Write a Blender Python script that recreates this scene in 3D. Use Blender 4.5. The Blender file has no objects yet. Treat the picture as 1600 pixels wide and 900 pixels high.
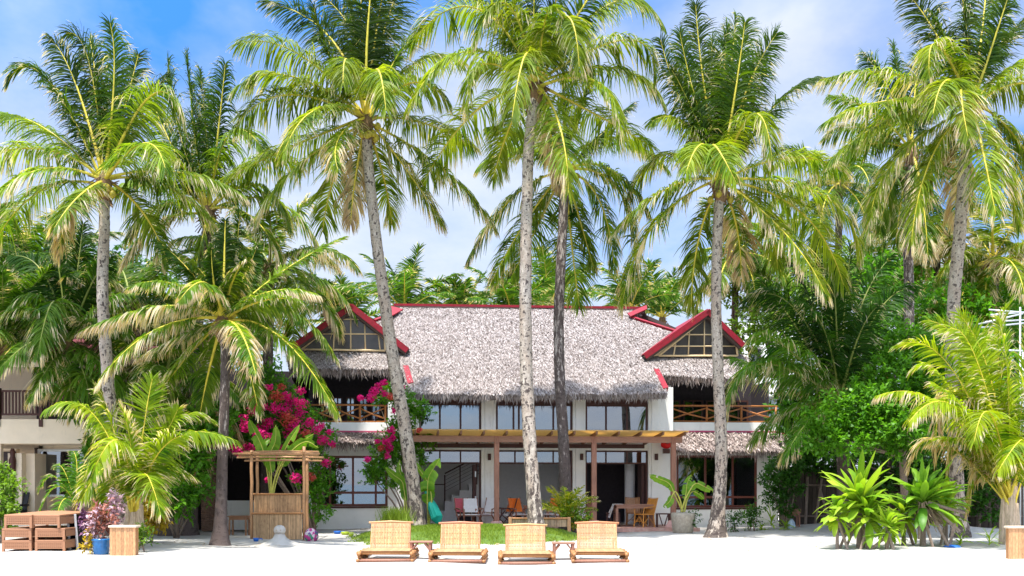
import bpy, math, random
import numpy as np
from mathutils import Vector, Matrix
SC = bpy.context.scene
COL = SC.collection
F = 1600.0; CX = 800.0; HY = 758.0; EYE = 1.6
rad = math.radians
rnd = random.Random(7)

# ---------------------------------------------------------------- camera
cam_d = bpy.data.cameras.new("camera"); cam = bpy.data.objects.new("camera", cam_d); COL.objects.link(cam)
cam.location = (0, 0, EYE); cam.rotation_euler = (rad(90), 0, 0)
cam_d.lens = 36.0; cam_d.sensor_width = 36.0; cam_d.shift_y = (HY - 450) / 1600.0
cam_d.clip_end = 20000; cam_d.clip_start = 0.1
SC.camera = cam
SC.render.resolution_x = 1024; SC.render.resolution_y = 576
SC.view_settings.view_transform = 'Standard'; SC.view_settings.look = 'None'
SC.view_settings.gamma = 1; SC.view_settings.use_curve_mapping = False
SC.view_settings.exposure = 0.95
SC.render.engine = 'CYCLES'
SC.cycles.use_denoising = True
SC.cycles.max_bounces = 8; SC.cycles.transparent_max_bounces = 12
SC.cycles.diffuse_bounces = 4; SC.cycles.glossy_bounces = 3; SC.cycles.transmission_bounces = 4

# ---------------------------------------------------------------- pixel <-> place
def W(px, py, d):
    return Vector(((px - CX) / F * d, d, EYE + (HY - py) / F * d))
def gz(x, y):
    return (0.035 * math.sin(x * 0.55 + 1.3) * math.cos(y * 0.43 + 0.4) + 0.02 * math.sin(x * 1.7 + y * 1.1)
            + 0.35 * math.exp(-(((x - 12.5) / 3.6) ** 2 + ((y - 35.5) / 2.2) ** 2)))
def G(px, d):
    x = (px - CX) / F * d
    return Vector((x, d, gz(x, d)))
TH = rad(6.0); C6, S6 = math.cos(TH), math.sin(TH); OY = 37.1
def Hw(u, v, z):                      # house frame -> world
    return Vector((u * C6 - v * S6, OY + u * S6 + v * C6, z))
def hp(px, py, v):                    # photograph point on the house plane v -> (u, z)
    k = (px - CX) / F
    y = (v + OY * C6) / (C6 - k * S6)
    u = k * y * C6 + (y - OY) * S6
    return u, EYE + (HY - py) / F * y
def hu(px, v): return hp(px, 700, v)[0]
HM = Matrix(((C6, -S6, 0, 0), (S6, C6, 0, OY), (0, 0, 1, 0), (0, 0, 0, 1)))

# ---------------------------------------------------------------- node materials
class NT:
    def __init__(s, m):
        s.t = m.node_tree; s.n = s.t.nodes; s.l = s.t.links
    def add(s, typ, **kw):
        n = s.n.new(typ)
        for k, v in kw.items():
            if k.startswith('_'): setattr(n, k[1:], v)
            else: n.inputs[k.replace('__', ' ')].default_value = v
        return n
    def link(s, a, b): s.l.new(a, b)
    def math(s, op, a, b=0.0, clamp=False):
        n = s.n.new('ShaderNodeMath'); n.operation = op; n.use_clamp = clamp
        for i, x in enumerate((a, b)):
            if isinstance(x, (int, float)): n.inputs[i].default_value = x
            else: s.l.new(x, n.inputs[i])
        return n.outputs[0]
    def mix(s, fac, a, b, blend='MIX'):
        n = s.n.new('ShaderNodeMix'); n.data_type = 'RGBA'; n.blend_type = blend
        for i, x in ((0, fac), (6, a), (7, b)):
            if isinstance(x, (int, float)): n.inputs[i].default_value = x
            elif isinstance(x, tuple): n.inputs[i].default_value = (*x[:3], 1)
            else: s.l.new(x, n.inputs[i])
        return n.outputs[2]
    def ramp(s, fac, stops, mode='LINEAR'):
        n = s.n.new('ShaderNodeValToRGB'); cr = n.color_ramp; cr.interpolation = mode
        while len(cr.elements) < len(stops): cr.elements.new(0.5)
        for e, (p, c) in zip(cr.elements, stops):
            e.position = p; e.color = (*c[:3], 1) if isinstance(c, tuple) else (c, c, c, 1)
        s.l.new(fac, n.inputs[0]); return n.outputs[0]
    def coords(s, kind='Object', scale=(1, 1, 1)):
        t = s.n.new('ShaderNodeTexCoord'); m = s.n.new('ShaderNodeMapping')
        m.inputs['Scale'].default_value = scale; s.l.new(t.outputs[kind], m.inputs[0]); return m.outputs[0]
    def noise(s, vec, scale=5, detail=4, rough=0.55):
        n = s.n.new('ShaderNodeTexNoise'); n.inputs['Scale'].default_value = scale
        n.inputs['Detail'].default_value = detail; n.inputs['Roughness'].default_value = rough
        if vec is not None: s.l.new(vec, n.inputs['Vector'])
        return n.outputs['Fac']
    def attr(s, name, out='Fac'):
        n = s.n.new('ShaderNodeAttribute'); n.attribute_name = name; return n.outputs[out]
MATS = {}
def newmat(name):
    m = bpy.data.materials.new(name); m.use_nodes = True; t = NT(m)
    b = t.n['Principled BSDF']; MATS[name] = m
    return m, t, b
def M(name, col, rough=0.7, var=0.18, scale=(3, 3, 3), nscale=4, bump=0.0, bscale=None, spec=0.3, metal=0.0, dirt=None, trans=None, rndv=0.0, kind='Object'):
    m, t, b = newmat(name)
    v = t.coords(kind, scale); n = t.noise(v, nscale, 5, 0.6)
    f = t.ramp(n, [(0.28, 0.0), (0.72, 1.0)])
    c = t.mix(f, tuple(x * (1 - var) for x in col), tuple(min(1, x * (1 + var)) for x in col))
    if dirt:
        n2 = t.noise(t.coords('Object', dirt[1]), dirt[2], 6, 0.65)
        c = t.mix(t.ramp(n2, [(dirt[3], 0.0), (min(1, dirt[3] + 0.18), dirt[4])]), c, dirt[0])
    if rndv:
        r = t.math('MULTIPLY_ADD', t.attr('rnd'), 2 * rndv); r.node.inputs[2].default_value = 1 - rndv
        hsv = t.add('ShaderNodeHueSaturation'); t.link(c, hsv.inputs['Color']); t.link(r, hsv.inputs['Value']); c = hsv.outputs[0]
    t.link(c, b.inputs['Base Color'])
    b.inputs['Roughness'].default_value = rough; b.inputs['Specular IOR Level'].default_value = spec
    b.inputs['Metallic'].default_value = metal
    if bump:
        bn = t.add('ShaderNodeBump', Strength=bump, Distance=0.02)
        t.link(t.noise(v, bscale or nscale * 2, 5, 0.6), bn.inputs['Height']); t.link(bn.outputs[0], b.inputs['Normal'])
    if trans:
        tr = t.add('ShaderNodeBsdfTranslucent'); mx = t.add('ShaderNodeMixShader', Fac=trans[1])
        h = t.mix(1.0, c, trans[0], 'MULTIPLY'); t.link(h, tr.inputs[0])
        t.link(b.outputs[0], mx.inputs[1]); t.link(tr.outputs[0], mx.inputs[2])
        t.link(mx.outputs[0], t.n['Material Output'].inputs[0])
    return m

# ---------------------------------------------------------------- mesh builders
USED = set()
def link(o, parent=None):
    COL.objects.link(o)
    if parent is not None:
        o.parent = parent
    return o
def wloc(o):
    v = Vector((0, 0, 0))
    while o is not None:
        v += o.location; o = o.parent
    return v
def tag(o, label=None, cat=None, group=None, kind=None):
    if label: o['label'] = label
    if cat: o['category'] = cat
    if group: o['group'] = group
    if kind: o['kind'] = kind
    return o
def thing(name, label, cat, loc, group=None):
    o = bpy.data.objects.new(name, None); o.empty_display_size = 0.2
    o.location = loc; COL.objects.link(o)
    return tag(o, label, cat, group)

class MB:
    """collects shapes in world (or transformed) coordinates"""
    def __init__(s, xf=None): s.v = []; s.f = []; s.m = []; s.xf = xf; s.cur = 0
    def p(s, q): s.v.append(tuple(q)); return len(s.v) - 1
    def face(s, *i): s.f.append(tuple(i)); s.m.append(s.cur)
    def quad(s, a, b, c, d):
        s.face(*[s.p(q) for q in (a, b, c, d)]); return s
    def poly(s, pts): s.face(*[s.p(q) for q in pts]); return s
    def box(s, x0, x1, y0, y1, z0, z1):
        if x0 > x1: x0, x1 = x1, x0
        if y0 > y1: y0, y1 = y1, y0
        if z0 > z1: z0, z1 = z1, z0
        i = len(s.v)
        for x in (x0, x1):
            for y in (y0, y1):
                for z in (z0, z1): s.v.append((x, y, z))
        for q in ((0, 1, 3, 2), (4, 6, 7, 5), (0, 4, 5, 1), (2, 3, 7, 6), (0, 2, 6, 4), (1, 5, 7, 3)): s.face(*[i + k for k in q])
        return s
    def beam(s, a, b, w, h, up=(0, 0, 1)):
        a = Vector(a); b = Vector(b); t = (b - a).normalized(); up = Vector(up)
        if abs(t.dot(up)) > 0.98: up = Vector((0, 1, 0))
        r = t.cross(up).normalized() * (w / 2); q = r.cross(t).normalized() * (h / 2)
        i = len(s.v)
        for c in (a, b):
            for k in ((-1, -1), (1, -1), (1, 1), (-1, 1)): s.v.append(tuple(c + r * k[0] + q * k[1]))
        for f in ((0, 1, 2, 3), (7, 6, 5, 4), (0, 4, 5, 1), (1, 5, 6, 2), (2, 6, 7, 3), (3, 7, 4, 0)): s.face(*[i + k for k in f])
        return s
    def tube(s, pts, r, n=8, cap=True, wob=0.0, sx=1.0):
        pts = [Vector(q) for q in pts]
        if not hasattr(r, '__len__'): r = [r] * len(pts)
        t0 = (pts[1] - pts[0]).normalized()
        a = t0.cross(Vector((0, 0, 1)) if abs(t0.z) < 0.9 else Vector((0, 1, 0))).normalized()
        base = len(s.v)
        for k, c in enumerate(pts):
            t = (pts[min(k + 1, len(pts) - 1)] - pts[max(k - 1, 0)]).normalized()
            a = (a - t * a.dot(t)).normalized(); b = t.cross(a)
            for j in range(n):
                th = 2 * math.pi * j / n; rr = r[k] * (1 + (rnd.uniform(-wob, wob) if wob else 0))
                s.v.append(tuple(c + a * (math.cos(th) * rr * sx) + b * (math.sin(th) * rr)))
        for k in range(len(pts) - 1):
            for j in range(n):
                j2 = (j + 1) % n
                s.face(base + k * n + j, base + k * n + j2, base + (k + 1) * n + j2, base + (k + 1) * n + j)
        if cap:
            s.face(*[base + j for j in range(n)][::-1]); e = base + (len(pts) - 1) * n; s.face(*[e + j for j in range(n)])
        return s
    def lathe(s, c, prof, n=20, wob=0.0):
        c = Vector(c); base = len(s.v)
        for (r, z) in prof:
            for j in range(n):
                th = 2 * math.pi * j / n; q = r * (1 + (rnd.uniform(-wob, wob) if wob else 0))
                s.v.append((c.x + math.cos(th) * q, c.y + math.sin(th) * q, c.z + z))
        for k in range(len(prof) - 1):
            for j in range(n):
                j2 = (j + 1) % n
                s.face(base + k * n + j, base + k * n + j2, base + (k + 1) * n + j2, base + (k + 1) * n + j)
        s.face(*[base + j for j in range(n)][::-1]); e = base + (len(prof) - 1) * n; s.face(*[e + j for j in range(n)])
        return s
    def prism(s, poly, d):            # poly: list of 3d points, extruded by vector d
        d = Vector(d); n = len(poly); i = len(s.v)
        for q in poly: s.v.append(tuple(q))
        for q in poly: s.v.append(tuple(Vector(q) + d))
        s.face(*range(i, i + n)); s.face(*range(i + 2 * n - 1, i + n - 1, -1))
        for k in range(n):
            k2 = (k + 1) % n; s.face(i + k, i + n + k, i + n + k2, i + k2)
        return s
    def build(s, name, mat, parent=None, smooth=False, bevel=0.0, label=None):
        me = bpy.data.meshes.new(name)
        off = wloc(parent) if parent is not None else Vector((0, 0, 0))
        vs = [(s.xf @ Vector(q) if s.xf is not None else Vector(q)) - off for q in s.v]
        o = bpy.data.objects.new(name, me)
        if parent is None and vs:     # own origin at its base
            c = Vector((sum(q.x for q in vs) / len(vs), sum(q.y for q in vs) / len(vs), min(q.z for q in vs)))
            vs = [q - c for q in vs]; o.location = c
        me.from_pydata([tuple(q) for q in vs], [], s.f)
        for mm in (mat if isinstance(mat, (list, tuple)) else [mat]): me.materials.append(mm)
        if isinstance(mat, (list, tuple)): me.polygons.foreach_set('material_index', s.m)
        if smooth: me.polygons.foreach_set('use_smooth', [True] * len(me.polygons))
        import bmesh
        bm = bmesh.new(); bm.from_mesh(me); bmesh.ops.recalc_face_normals(bm, faces=bm.faces); bm.to_mesh(me); bm.free()
        link(o, parent)
        if bevel:
            md = o.modifiers.new('bevel', 'BEVEL'); md.width = bevel; md.segments = 2; md.limit_method = 'ANGLE'; md.angle_limit = rad(40)
        if label: o['label'] = label
        return o

def npmesh(name, V, Q, mats, parent=None, tuv=None, rn=None, midx=None, smooth=False, xf=None):
    """quad mesh from numpy arrays, with point attribute tuv and face attribute rnd"""
    V = np.asarray(V, dtype=np.float64)
    if xf is not None:
        R = np.array(xf.to_3x3()); T = np.array(xf.translation); V = V @ R.T + T
    if parent is not None: off = np.array(wloc(parent))
    else: off = np.array([V[:, 0].mean(), V[:, 1].mean(), V[:, 2].min()])
    V = V - off
    me = bpy.data.meshes.new(name); nq = len(Q)
    me.vertices.add(len(V)); me.vertices.foreach_set('co', V.astype(np.float32).ravel())
    me.loops.add(nq * 4); me.loops.foreach_set('vertex_index', np.asarray(Q, dtype=np.int32).ravel())
    me.polygons.add(nq); me.polygons.foreach_set('loop_start', np.arange(0, nq * 4, 4, dtype=np.int32))
    for m in mats: me.materials.append(m)
    if midx is not None: me.polygons.foreach_set('material_index', np.asarray(midx, dtype=np.int32))
    if tuv is not None:
        a = me.attributes.new('tuv', 'FLOAT_VECTOR', 'POINT'); a.data.foreach_set('vector', np.asarray(tuv, dtype=np.float32).ravel())
    if rn is not None:
        a = me.attributes.new('rnd', 'FLOAT', 'FACE'); a.data.foreach_set('value', np.asarray(rn, dtype=np.float32))
    me.update(calc_edges=True)
    if smooth: me.polygons.foreach_set('use_smooth', [True] * nq)
    o = bpy.data.objects.new(name, me)
    if parent is None: o.location = off
    link(o, parent)
    return o

def copy_thing(o, loc, rotz=0.0, label=None, parent=None, scale=None):
    c = o.copy(); c.location = loc; c.rotation_euler = (0, 0, rotz)
    if scale: c.scale = (scale,) * 3
    if label: c['label'] = label
    COL.objects.link(c)
    def rec(src, dst):
        for ch in src.children:
            d = ch.copy(); COL.objects.link(d); d.parent = dst; rec(ch, d)
    rec(o, c); return c
# ---------------------------------------------------------------- sky, sun
SUN_EL, SUN_AZ = 73.0, 205.0          # azimuth of the sun clockwise from +Y (the sun stands behind and left of the camera)
world = bpy.data.worlds.new("World"); SC.world = world; world.use_nodes = True
wt = NT(world)
bg = wt.n['Background']; bg.inputs['Strength'].default_value = 0.15
sky = wt.add('ShaderNodeTexSky', _sky_type='NISHITA', _sun_disc=False, _sun_elevation=rad(SUN_EL), _sun_rotation=rad(SUN_AZ),
             _altitude=0.0, _air_density=1.0, _dust_density=0.4, _ozone_density=2.5)
tc = wt.add('ShaderNodeTexCoord'); sep = wt.add('ShaderNodeSeparateXYZ'); wt.link(tc.outputs['Generated'], sep.inputs[0])
# clouds on a flat layer overhead
zz = wt.math('ADD', wt.math('MAXIMUM', sep.outputs[2], 0.0), 0.22)
cmb = wt.add('ShaderNodeCombineXYZ')
wt.link(wt.math('DIVIDE', sep.outputs[0], zz), cmb.inputs[0]); wt.link(wt.math('DIVIDE', sep.outputs[1], zz), cmb.inputs[1])
mp = wt.add('ShaderNodeMapping'); mp.inputs['Location'].default_value = (3.15, 0.4, 0); mp.inputs['Scale'].default_value = (1, 0.8, 1)
wt.link(cmb.outputs[0], mp.inputs[0])
n1 = wt.noise(mp.outputs[0], 1.15, 7, 0.52); n2 = wt.noise(mp.outputs[0], 5.0, 5, 0.6)
dens = wt.math('ADD', n1, wt.math('MULTIPLY', wt.math('SUBTRACT', n2, 0.5), 0.10))
low = wt.ramp(sep.outputs[2], [(0.0, 0.30), (0.30, 0.10), (0.42, 0.0)])      # haze of far cloud thickens to the horizon
tot = wt.math('ADD', dens, low)
def gap(px, py, size, amt):            # openings between the clouds, each round a direction
    global tot
    v = Vector(((px - CX) / F, 1, (HY - py) / F)).normalized()
    d = wt.add('ShaderNodeVectorMath', _operation='DOT_PRODUCT'); wt.link(tc.outputs['Generated'], d.inputs[0]); d.inputs[1].default_value = v
    r_ = wt.ramp(d.outputs['Value'], [(math.cos(rad(size)), 0.0), (1.0, 1.0)], 'EASE')
    tot = wt.math('SUBTRACT', tot, wt.math('MULTIPLY', r_, amt))
gap(310, -50, 8.5, .16); gap(610, 0, 6, .12); gap(1575, 330, 5, .20); gap(1480, -80, 8, .12); gap(880, -150, 10, .10)
cov = wt.ramp(tot, [(0.34, 0.0), (0.60, 0.80), (0.78, 0.98)])
blue = wt.mix(1.0, sky.outputs[0], (0.20, 0.52, 0.88), 'MULTIPLY')
cloud = wt.mix(wt.ramp(n2, [(0.35, 0.0), (0.7, 1.0)]), (2.6, 2.95, 3.6), (3.25, 3.45, 3.8))
# sky brightened towards the sun behind the camera, added to lift the fill light
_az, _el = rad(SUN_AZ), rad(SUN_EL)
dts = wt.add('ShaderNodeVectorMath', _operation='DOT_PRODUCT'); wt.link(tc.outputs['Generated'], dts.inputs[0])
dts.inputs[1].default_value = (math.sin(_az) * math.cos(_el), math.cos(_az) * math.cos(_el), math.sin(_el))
sky_fill = wt.ramp(wt.math('MULTIPLY_ADD', dts.outputs['Value'], 0.5), [(0.0, 0.25), (0.55, 0.25), (0.78, 0.55), (1.0, 1.0)]); sky_fill.node.inputs[0].links[0].from_node.inputs[2].default_value = 0.5
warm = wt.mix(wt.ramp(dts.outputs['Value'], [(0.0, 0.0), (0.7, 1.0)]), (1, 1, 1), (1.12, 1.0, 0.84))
vm = wt.add('ShaderNodeVectorMath', _operation='SCALE'); wt.link(wt.mix(1.0, wt.mix(cov, blue, cloud), warm, 'MULTIPLY'), vm.inputs[0]); wt.link(wt.math('MULTIPLY', sky_fill, 4.0), vm.inputs['Scale'])
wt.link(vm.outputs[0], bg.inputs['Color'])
sl = bpy.data.lights.new('sun', 'SUN'); sl.energy = 4.4; sl.angle = rad(1.5); sl.color = (1.0, 0.96, 0.89)
so = bpy.data.objects.new('sun', sl); COL.objects.link(so)
az, el = rad(SUN_AZ), rad(SUN_EL)
sd = Vector((math.sin(az) * math.cos(el), math.cos(az) * math.cos(el), math.sin(el)))
so.rotation_euler = (-sd).to_track_quat('-Z', 'Y').to_euler(); so.location = (0, 0, 30)

# ---------------------------------------------------------------- materials
m_white = M('white_plaster', (0.84, 0.83, 0.79), 0.85, 0.05, (1, 1, 1), 2.0, 0.15, 30, dirt=((0.42, 0.40, 0.36), (1.6, 1.6, 0.45), 2.5, 0.57, 0.4))
m_cream = M('cream_plaster', (0.82, 0.69, 0.53), 0.85, 0.06, (1, 1, 1), 2.0, 0.15, 30, dirt=((0.45, 0.40, 0.33), (1.5, 1.5, 0.6), 2.5, 0.58, 0.5))
m_inner = M('interior_plaster', (0.80, 0.78, 0.77), 0.9, 0.05)
m_floor_in = M('pale_floor_tile', (0.66, 0.60, 0.54), 0.5, 0.08)
m_dark = M('dark_shade_and_doors', (0.05, 0.04, 0.045), 0.9, 0.2)  # near-black colour, puts the shade of rooms and recesses into walls; also dark doors
m_frame = M('brown_frame', (0.075, 0.028, 0.022), 0.5, 0.25, (6, 6, 1), 6)
m_wood = M('red_brown_wood', (0.31, 0.145, 0.095), 0.6, 0.25, (12, 12, 1.2), 3, 0.2)
m_wood_h = M('red_brown_beam', (0.32, 0.165, 0.11), 0.6, 0.25, (1.2, 12, 12), 3, 0.2)
m_rafter = M('tan_rafter', (0.20, 0.10, 0.06), 0.6, 0.25, (3, 3, 12), 3)
m_tan = M('tan_roof_sheet', (0.74, 0.60, 0.38), 0.6, 0.12, (6, 6, 6), 4, trans=((1.0, 0.9, 0.65), 0.65))
m_red = M('red_paint', (0.27, 0.010, 0.024), 0.55, 0.25, (2, 2, 2), 4, dirt=((0.16, 0.03, 0.03), (3, 3, 1), 3, 0.5, 0.7))
m_pink = M('pink_paint_line', (0.55, 0.08, 0.16), 0.6, 0.15)
m_tile = M('terracotta_tile', (0.46, 0.25, 0.20), 0.6, 0.2, (2, 2, 2), 5, dirt=((0.6, 0.5, 0.42), (1, 1, 1), 3, 0.5, 0.5))
m_pad = M('pink_concrete', (0.60, 0.36, 0.32), 0.8, 0.1)
m_bamboo = M('bamboo_tan', (0.38, 0.175, 0.065), 0.45, 0.28, (14, 14, 5), 3, 0.1)
m_bamboo_l = M('pale_bamboo', (0.50, 0.265, 0.125), 0.42, 0.32, (14, 14, 4), 3, 0.1, dirt=((0.30, 0.13, 0.05), (6, 6, 2.5), 3, 0.62, 0.7), rndv=0.18)
m_rail = M('honey_pole', (0.42, 0.16, 0.05), 0.4, 0.25, (8, 8, 8), 4)
m_pole_y = M('gable_pole', (0.78, 0.58, 0.34), 0.5, 0.15, (8, 8, 8), 4)
m_metal_w = M('white_metal', (0.62, 0.64, 0.66), 0.35, 0.06, metal=0.3)
m_alu = M('aluminium', (0.68, 0.68, 0.67), 0.35, 0.04, metal=0.2)
m_wicker = M('wicker', (0.36, 0.175, 0.095), 0.6, 0.12, (8, 8, 8), 6)
m_orange = M('orange_cloth', (0.72, 0.17, 0.025), 0.9, 0.12)
m_whitec = M('white_cloth', (0.74, 0.73, 0.72), 0.9, 0.06)
m_pinkc = M('pink_cloth', (0.62, 0.13, 0.16), 0.9, 0.1)
m_green_c = M('green_umbrella_cloth', (0.01, 0.30, 0.22), 0.6, 0.12)
m_blue_pot = M('blue_glaze', (0.015, 0.13, 0.34), 0.25, 0.25, (3, 3, 3), 5, spec=0.5)
m_terra = M('terracotta', (0.38, 0.15, 0.08), 0.8, 0.2)
m_stonepot = M('stone_pot', (0.36, 0.31, 0.24), 0.85, 0.25, (3, 3, 3), 4, 0.3)
m_black = M('black_rattan', (0.02, 0.02, 0.022), 0.6, 0.2)
m_curt = M('tan_curtain', (0.30, 0.20, 0.09), 0.9, 0.2, (30, 30, 0.3), 3)
m_curtw = M('pale_curtain', (0.6, 0.62, 0.66), 0.9, 0.1, (30, 30, 0.3), 3)
m_chair_y = M('yellow_rattan', (0.55, 0.24, 0.05), 0.5, 0.2)
m_rustic = M('rustic_pole', (0.20, 0.15, 0.12), 0.85, 0.3, (6, 6, 1.5), 4, 0.4)
m_fence = M('weathered_fence', (0.085, 0.065, 0.052), 0.9, 0.35, (6, 6, 0.8), 4, 0.4, rndv=0.4)
m_plastic_b = M('blue_plastic', (0.02, 0.12, 0.45), 0.4, 0.05)
m_plastic_g = M('lime_plastic', (0.35, 0.45, 0.03), 0.4, 0.05)
m_roofred = M('maroon_roof', (0.20, 0.05, 0.07), 0.7, 0.2)
m_deadleaf = M('dead_leaf', (0.36, 0.26, 0.17), 0.9, 0.3, rndv=0.3)
m_lantern = M('red_lantern_paper', (0.70, 0.015, 0.015), 0.6, 0.1)

def glass(name, refl, tint, gcol):
    m, t, b = newmat(name)
    gl = t.add('ShaderNodeBsdfGlossy', Roughness=0.015); gl.inputs['Color'].default_value = (*gcol, 1)
    tr = t.add('ShaderNodeBsdfTransparent'); tr.inputs['Color'].default_value = (*tint, 1)
    bn = t.add('ShaderNodeBump', Strength=0.14, Distance=0.02); t.link(t.noise(t.coords('Object'), 0.8, 2), bn.inputs['Height']); t.link(bn.outputs[0], gl.inputs['Normal'])
    mx = t.add('ShaderNodeMixShader', Fac=refl); t.link(tr.outputs[0], mx.inputs[1]); t.link(gl.outputs[0], mx.inputs[2])
    t.link(mx.outputs[0], t.n['Material Output'].inputs[0]); return m
m_glass = glass('sky_reflecting_glass', 0.55, (0.35, 0.37, 0.40), (0.38, 0.41, 0.45))
m_glass_d = glass('dim_glass', 0.10, (0.55, 0.57, 0.60), (0.8, 0.9, 1.0))

# thatch
def mk_thatch(name, dark, light, mid):
    m, t, b = newmat(name)
    n = t.noise(t.coords('Object', (1, 1, 1)), 0.9, 4)
    r = t.math('ADD', t.attr('rnd'), t.math('MULTIPLY', t.math('SUBTRACT', n, 0.5), 0.28))
    c = t.ramp(r, [(0.0, dark), (0.45, mid), (0.95, light)])
    t.link(c, b.inputs['Base Color']); b.inputs['Roughness'].default_value = 0.85; b.inputs['Specular IOR Level'].default_value = 0.15
    return m
m_thatch = mk_thatch('thatch', (0.15, 0.115, 0.10), (0.58, 0.52, 0.50), (0.355, 0.305, 0.285))
m_thatch_b = mk_thatch('thatch_brown', (0.10, 0.07, 0.06), (0.66, 0.55, 0.50), (0.34, 0.265, 0.235))

# sand
m_sand, t, b = newmat('white_sand')
oc = t.coords('Object')
c = t.mix(t.ramp(t.noise(oc, 0.35, 5, 0.6), [(0.3, 0.0), (0.7, 1.0)]), (0.35, 0.325, 0.29), (0.50, 0.47, 0.425))
c = t.mix(t.ramp(t.noise(oc, 22, 4, 0.7), [(0.62, 0.0), (0.78, 0.35)]), c, (0.36, 0.30, 0.24))
c = t.mix(t.ramp(t.noise(oc, 90, 3, 0.7), [(0.3, 0.0), (0.7, 0.3)]), c, (0.60, 0.57, 0.52))
t.link(c, b.inputs['Base Color']); b.inputs['Roughness'].default_value = 0.95; b.inputs['Specular IOR Level'].default_value = 0.1
vo = t.add('ShaderNodeTexVoronoi', Scale=2.3, _feature='SMOOTH_F1'); t.link(t.coords('Object', (1, 1, 1)), vo.inputs['Vector'])
h = t.math('ADD', t.math('MULTIPLY', t.ramp(vo.outputs['Distance'], [(0.0, 0.0), (0.35, 1.0)]), 0.6), t.math('ADD', t.math('MULTIPLY', t.noise(oc, 5, 5, 0.6), 1.0), t.math('MULTIPLY', t.noise(oc, 40, 3), 0.2)))
bn = t.add('ShaderNodeBump', Strength=0.8, Distance=0.06); t.link(h, bn.inputs['Height']); t.link(bn.outputs[0], b.inputs['Normal'])

# palm frond: tuv.x along the rachis, tuv.y along the leaflet, object colour = tint, alpha = how dry the tips are
def mk_frond():
    m, t, b = newmat('palm_leaflets')
    sx = t.add('ShaderNodeSeparateXYZ'); t.link(t.attr('tuv', 'Vector'), sx.inputs[0])
    oi = t.add('ShaderNodeObjectInfo')
    n = t.noise(t.coords('Object', (1, 1, 1)), 1.6, 3)
    r = t.attr('rnd')
    g = t.mix(r, (0.024, 0.080, 0.007), (0.165, 0.245, 0.014))
    g = t.mix(t.ramp(n, [(0.35, 0.0), (0.7, 0.55)]), g, (0.27, 0.29, 0.025))
    g = t.mix(1.0, g, oi.outputs['Color'], 'MULTIPLY')
    # dry ends
    k = t.math('ADD', sx.outputs[1], t.math('MULTIPLY', t.math('SUBTRACT', r, 0.5), 0.55))
    k = t.math('ADD', k, t.math('MULTIPLY', t.math('SUBTRACT', n, 0.5), 1.0))
    k = t.math('ADD', k, t.math('MULTIPLY', t.math('POWER', sx.outputs[0], 3.0), 0.15))
    k = t.math('SUBTRACT', t.math('ADD', k, oi.outputs['Alpha']), 1.0)
    dryf = t.ramp(k, [(0.0, 0.0), (0.16, 1.0)])
    dc = t.mix(r, (0.30, 0.20, 0.11), (0.62, 0.55, 0.42))
    c = t.mix(dryf, g, dc)
    t.link(c, b.inputs['Base Color']); b.inputs['Roughness'].default_value = 0.5; b.inputs['Specular IOR Level'].default_value = 0.16
    tr = t.add('ShaderNodeBsdfTranslucent'); mx = t.add('ShaderNodeMixShader', Fac=0.45)
    t.link(t.mix(1.0, c, (2.1, 1.9, 0.55), 'MULTIPLY'), tr.inputs[0])
    t.link(b.outputs[0], mx.inputs[1]); t.link(tr.outputs[0], mx.inputs[2]); t.link(mx.outputs[0], t.n['Material Output'].inputs[0])
    return m
m_frond = mk_frond()
m_rachis = M('palm_rachis', (0.60, 0.48, 0.05), 0.45, 0.25, (2, 2, 2), 3)
m_rachis_d = M('palm_rachis_green', (0.22, 0.25, 0.05), 0.45, 0.25, (2, 2, 2), 3)
m_husk = M('palm_fibre', (0.20, 0.12, 0.06), 0.95, 0.4, (8, 8, 8), 5, 0.5)
m_coco = M('coconut_green', (0.38, 0.30, 0.03), 0.5, 0.3)

def mk_trunk(name, light, darkc, amount, warm):
    m, t, b = newmat(name)
    sx = t.add('ShaderNodeSeparateXYZ'); t.link(t.attr('tuv', 'Vector'), sx.inputs[0])   # x,y on the unit circle, z metres along
    mp = t.add('ShaderNodeMapping'); mp.inputs['Scale'].default_value = (0.7, 0.7, 6.0); t.link(t.attr('tuv', 'Vector'), mp.inputs[0])
    ring = t.noise(mp.outputs[0], 1.9, 4, 0.6)
    mp2 = t.add('ShaderNodeMapping'); mp2.inputs['Scale'].default_value = (1.5, 1.5, 2.6); t.link(t.attr('tuv', 'Vector'), mp2.inputs[0])
    blot = t.noise(mp2.outputs[0], 1.3, 6, 0.7)
    c = t.mix(t.ramp(ring, [(0.35, 0.0), (0.6, 1.0)]), tuple(x * 0.58 for x in light), tuple(x * 1.12 for x in light))
    c = t.mix(t.ramp(t.noise(mp2.outputs[0], 0.5, 3), [(0.4, 0.0), (0.65, 0.6)]), c, warm)
    lowf = t.ramp(t.math('DIVIDE', sx.outputs[2], 8.0), [(0.0, 0.20), (0.35, 0.08), (0.9, 0.0)])
    c = t.mix(t.ramp(t.math('ADD', blot, lowf), [(0.64 - amount, 0.0), (0.68 - amount, 0.88)]), c, darkc)
    scar = t.math('MULTIPLY', t.ramp(ring, [(0.52, 0.0), (0.56, 1.0)]), t.ramp(blot, [(0.44, 0.0), (0.50, 0.92)]))
    c = t.mix(scar, c, (0.06, 0.045, 0.04))
    t.link(c, b.inputs['Base Color']); b.inputs['Roughness'].default_value = 0.9; b.inputs['Specular IOR Level'].default_value = 0.15
    bn = t.add('ShaderNodeBump', Strength=0.5, Distance=0.02); t.link(t.math('ADD', ring, blot), bn.inputs['Height']); t.link(bn.outputs[0], b.inputs['Normal'])
    return m
m_trunk = mk_trunk('palm_bark_pale', (0.48, 0.41, 0.335), (0.075, 0.058, 0.05), 0.02, (0.31, 0.225, 0.165))
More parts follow.
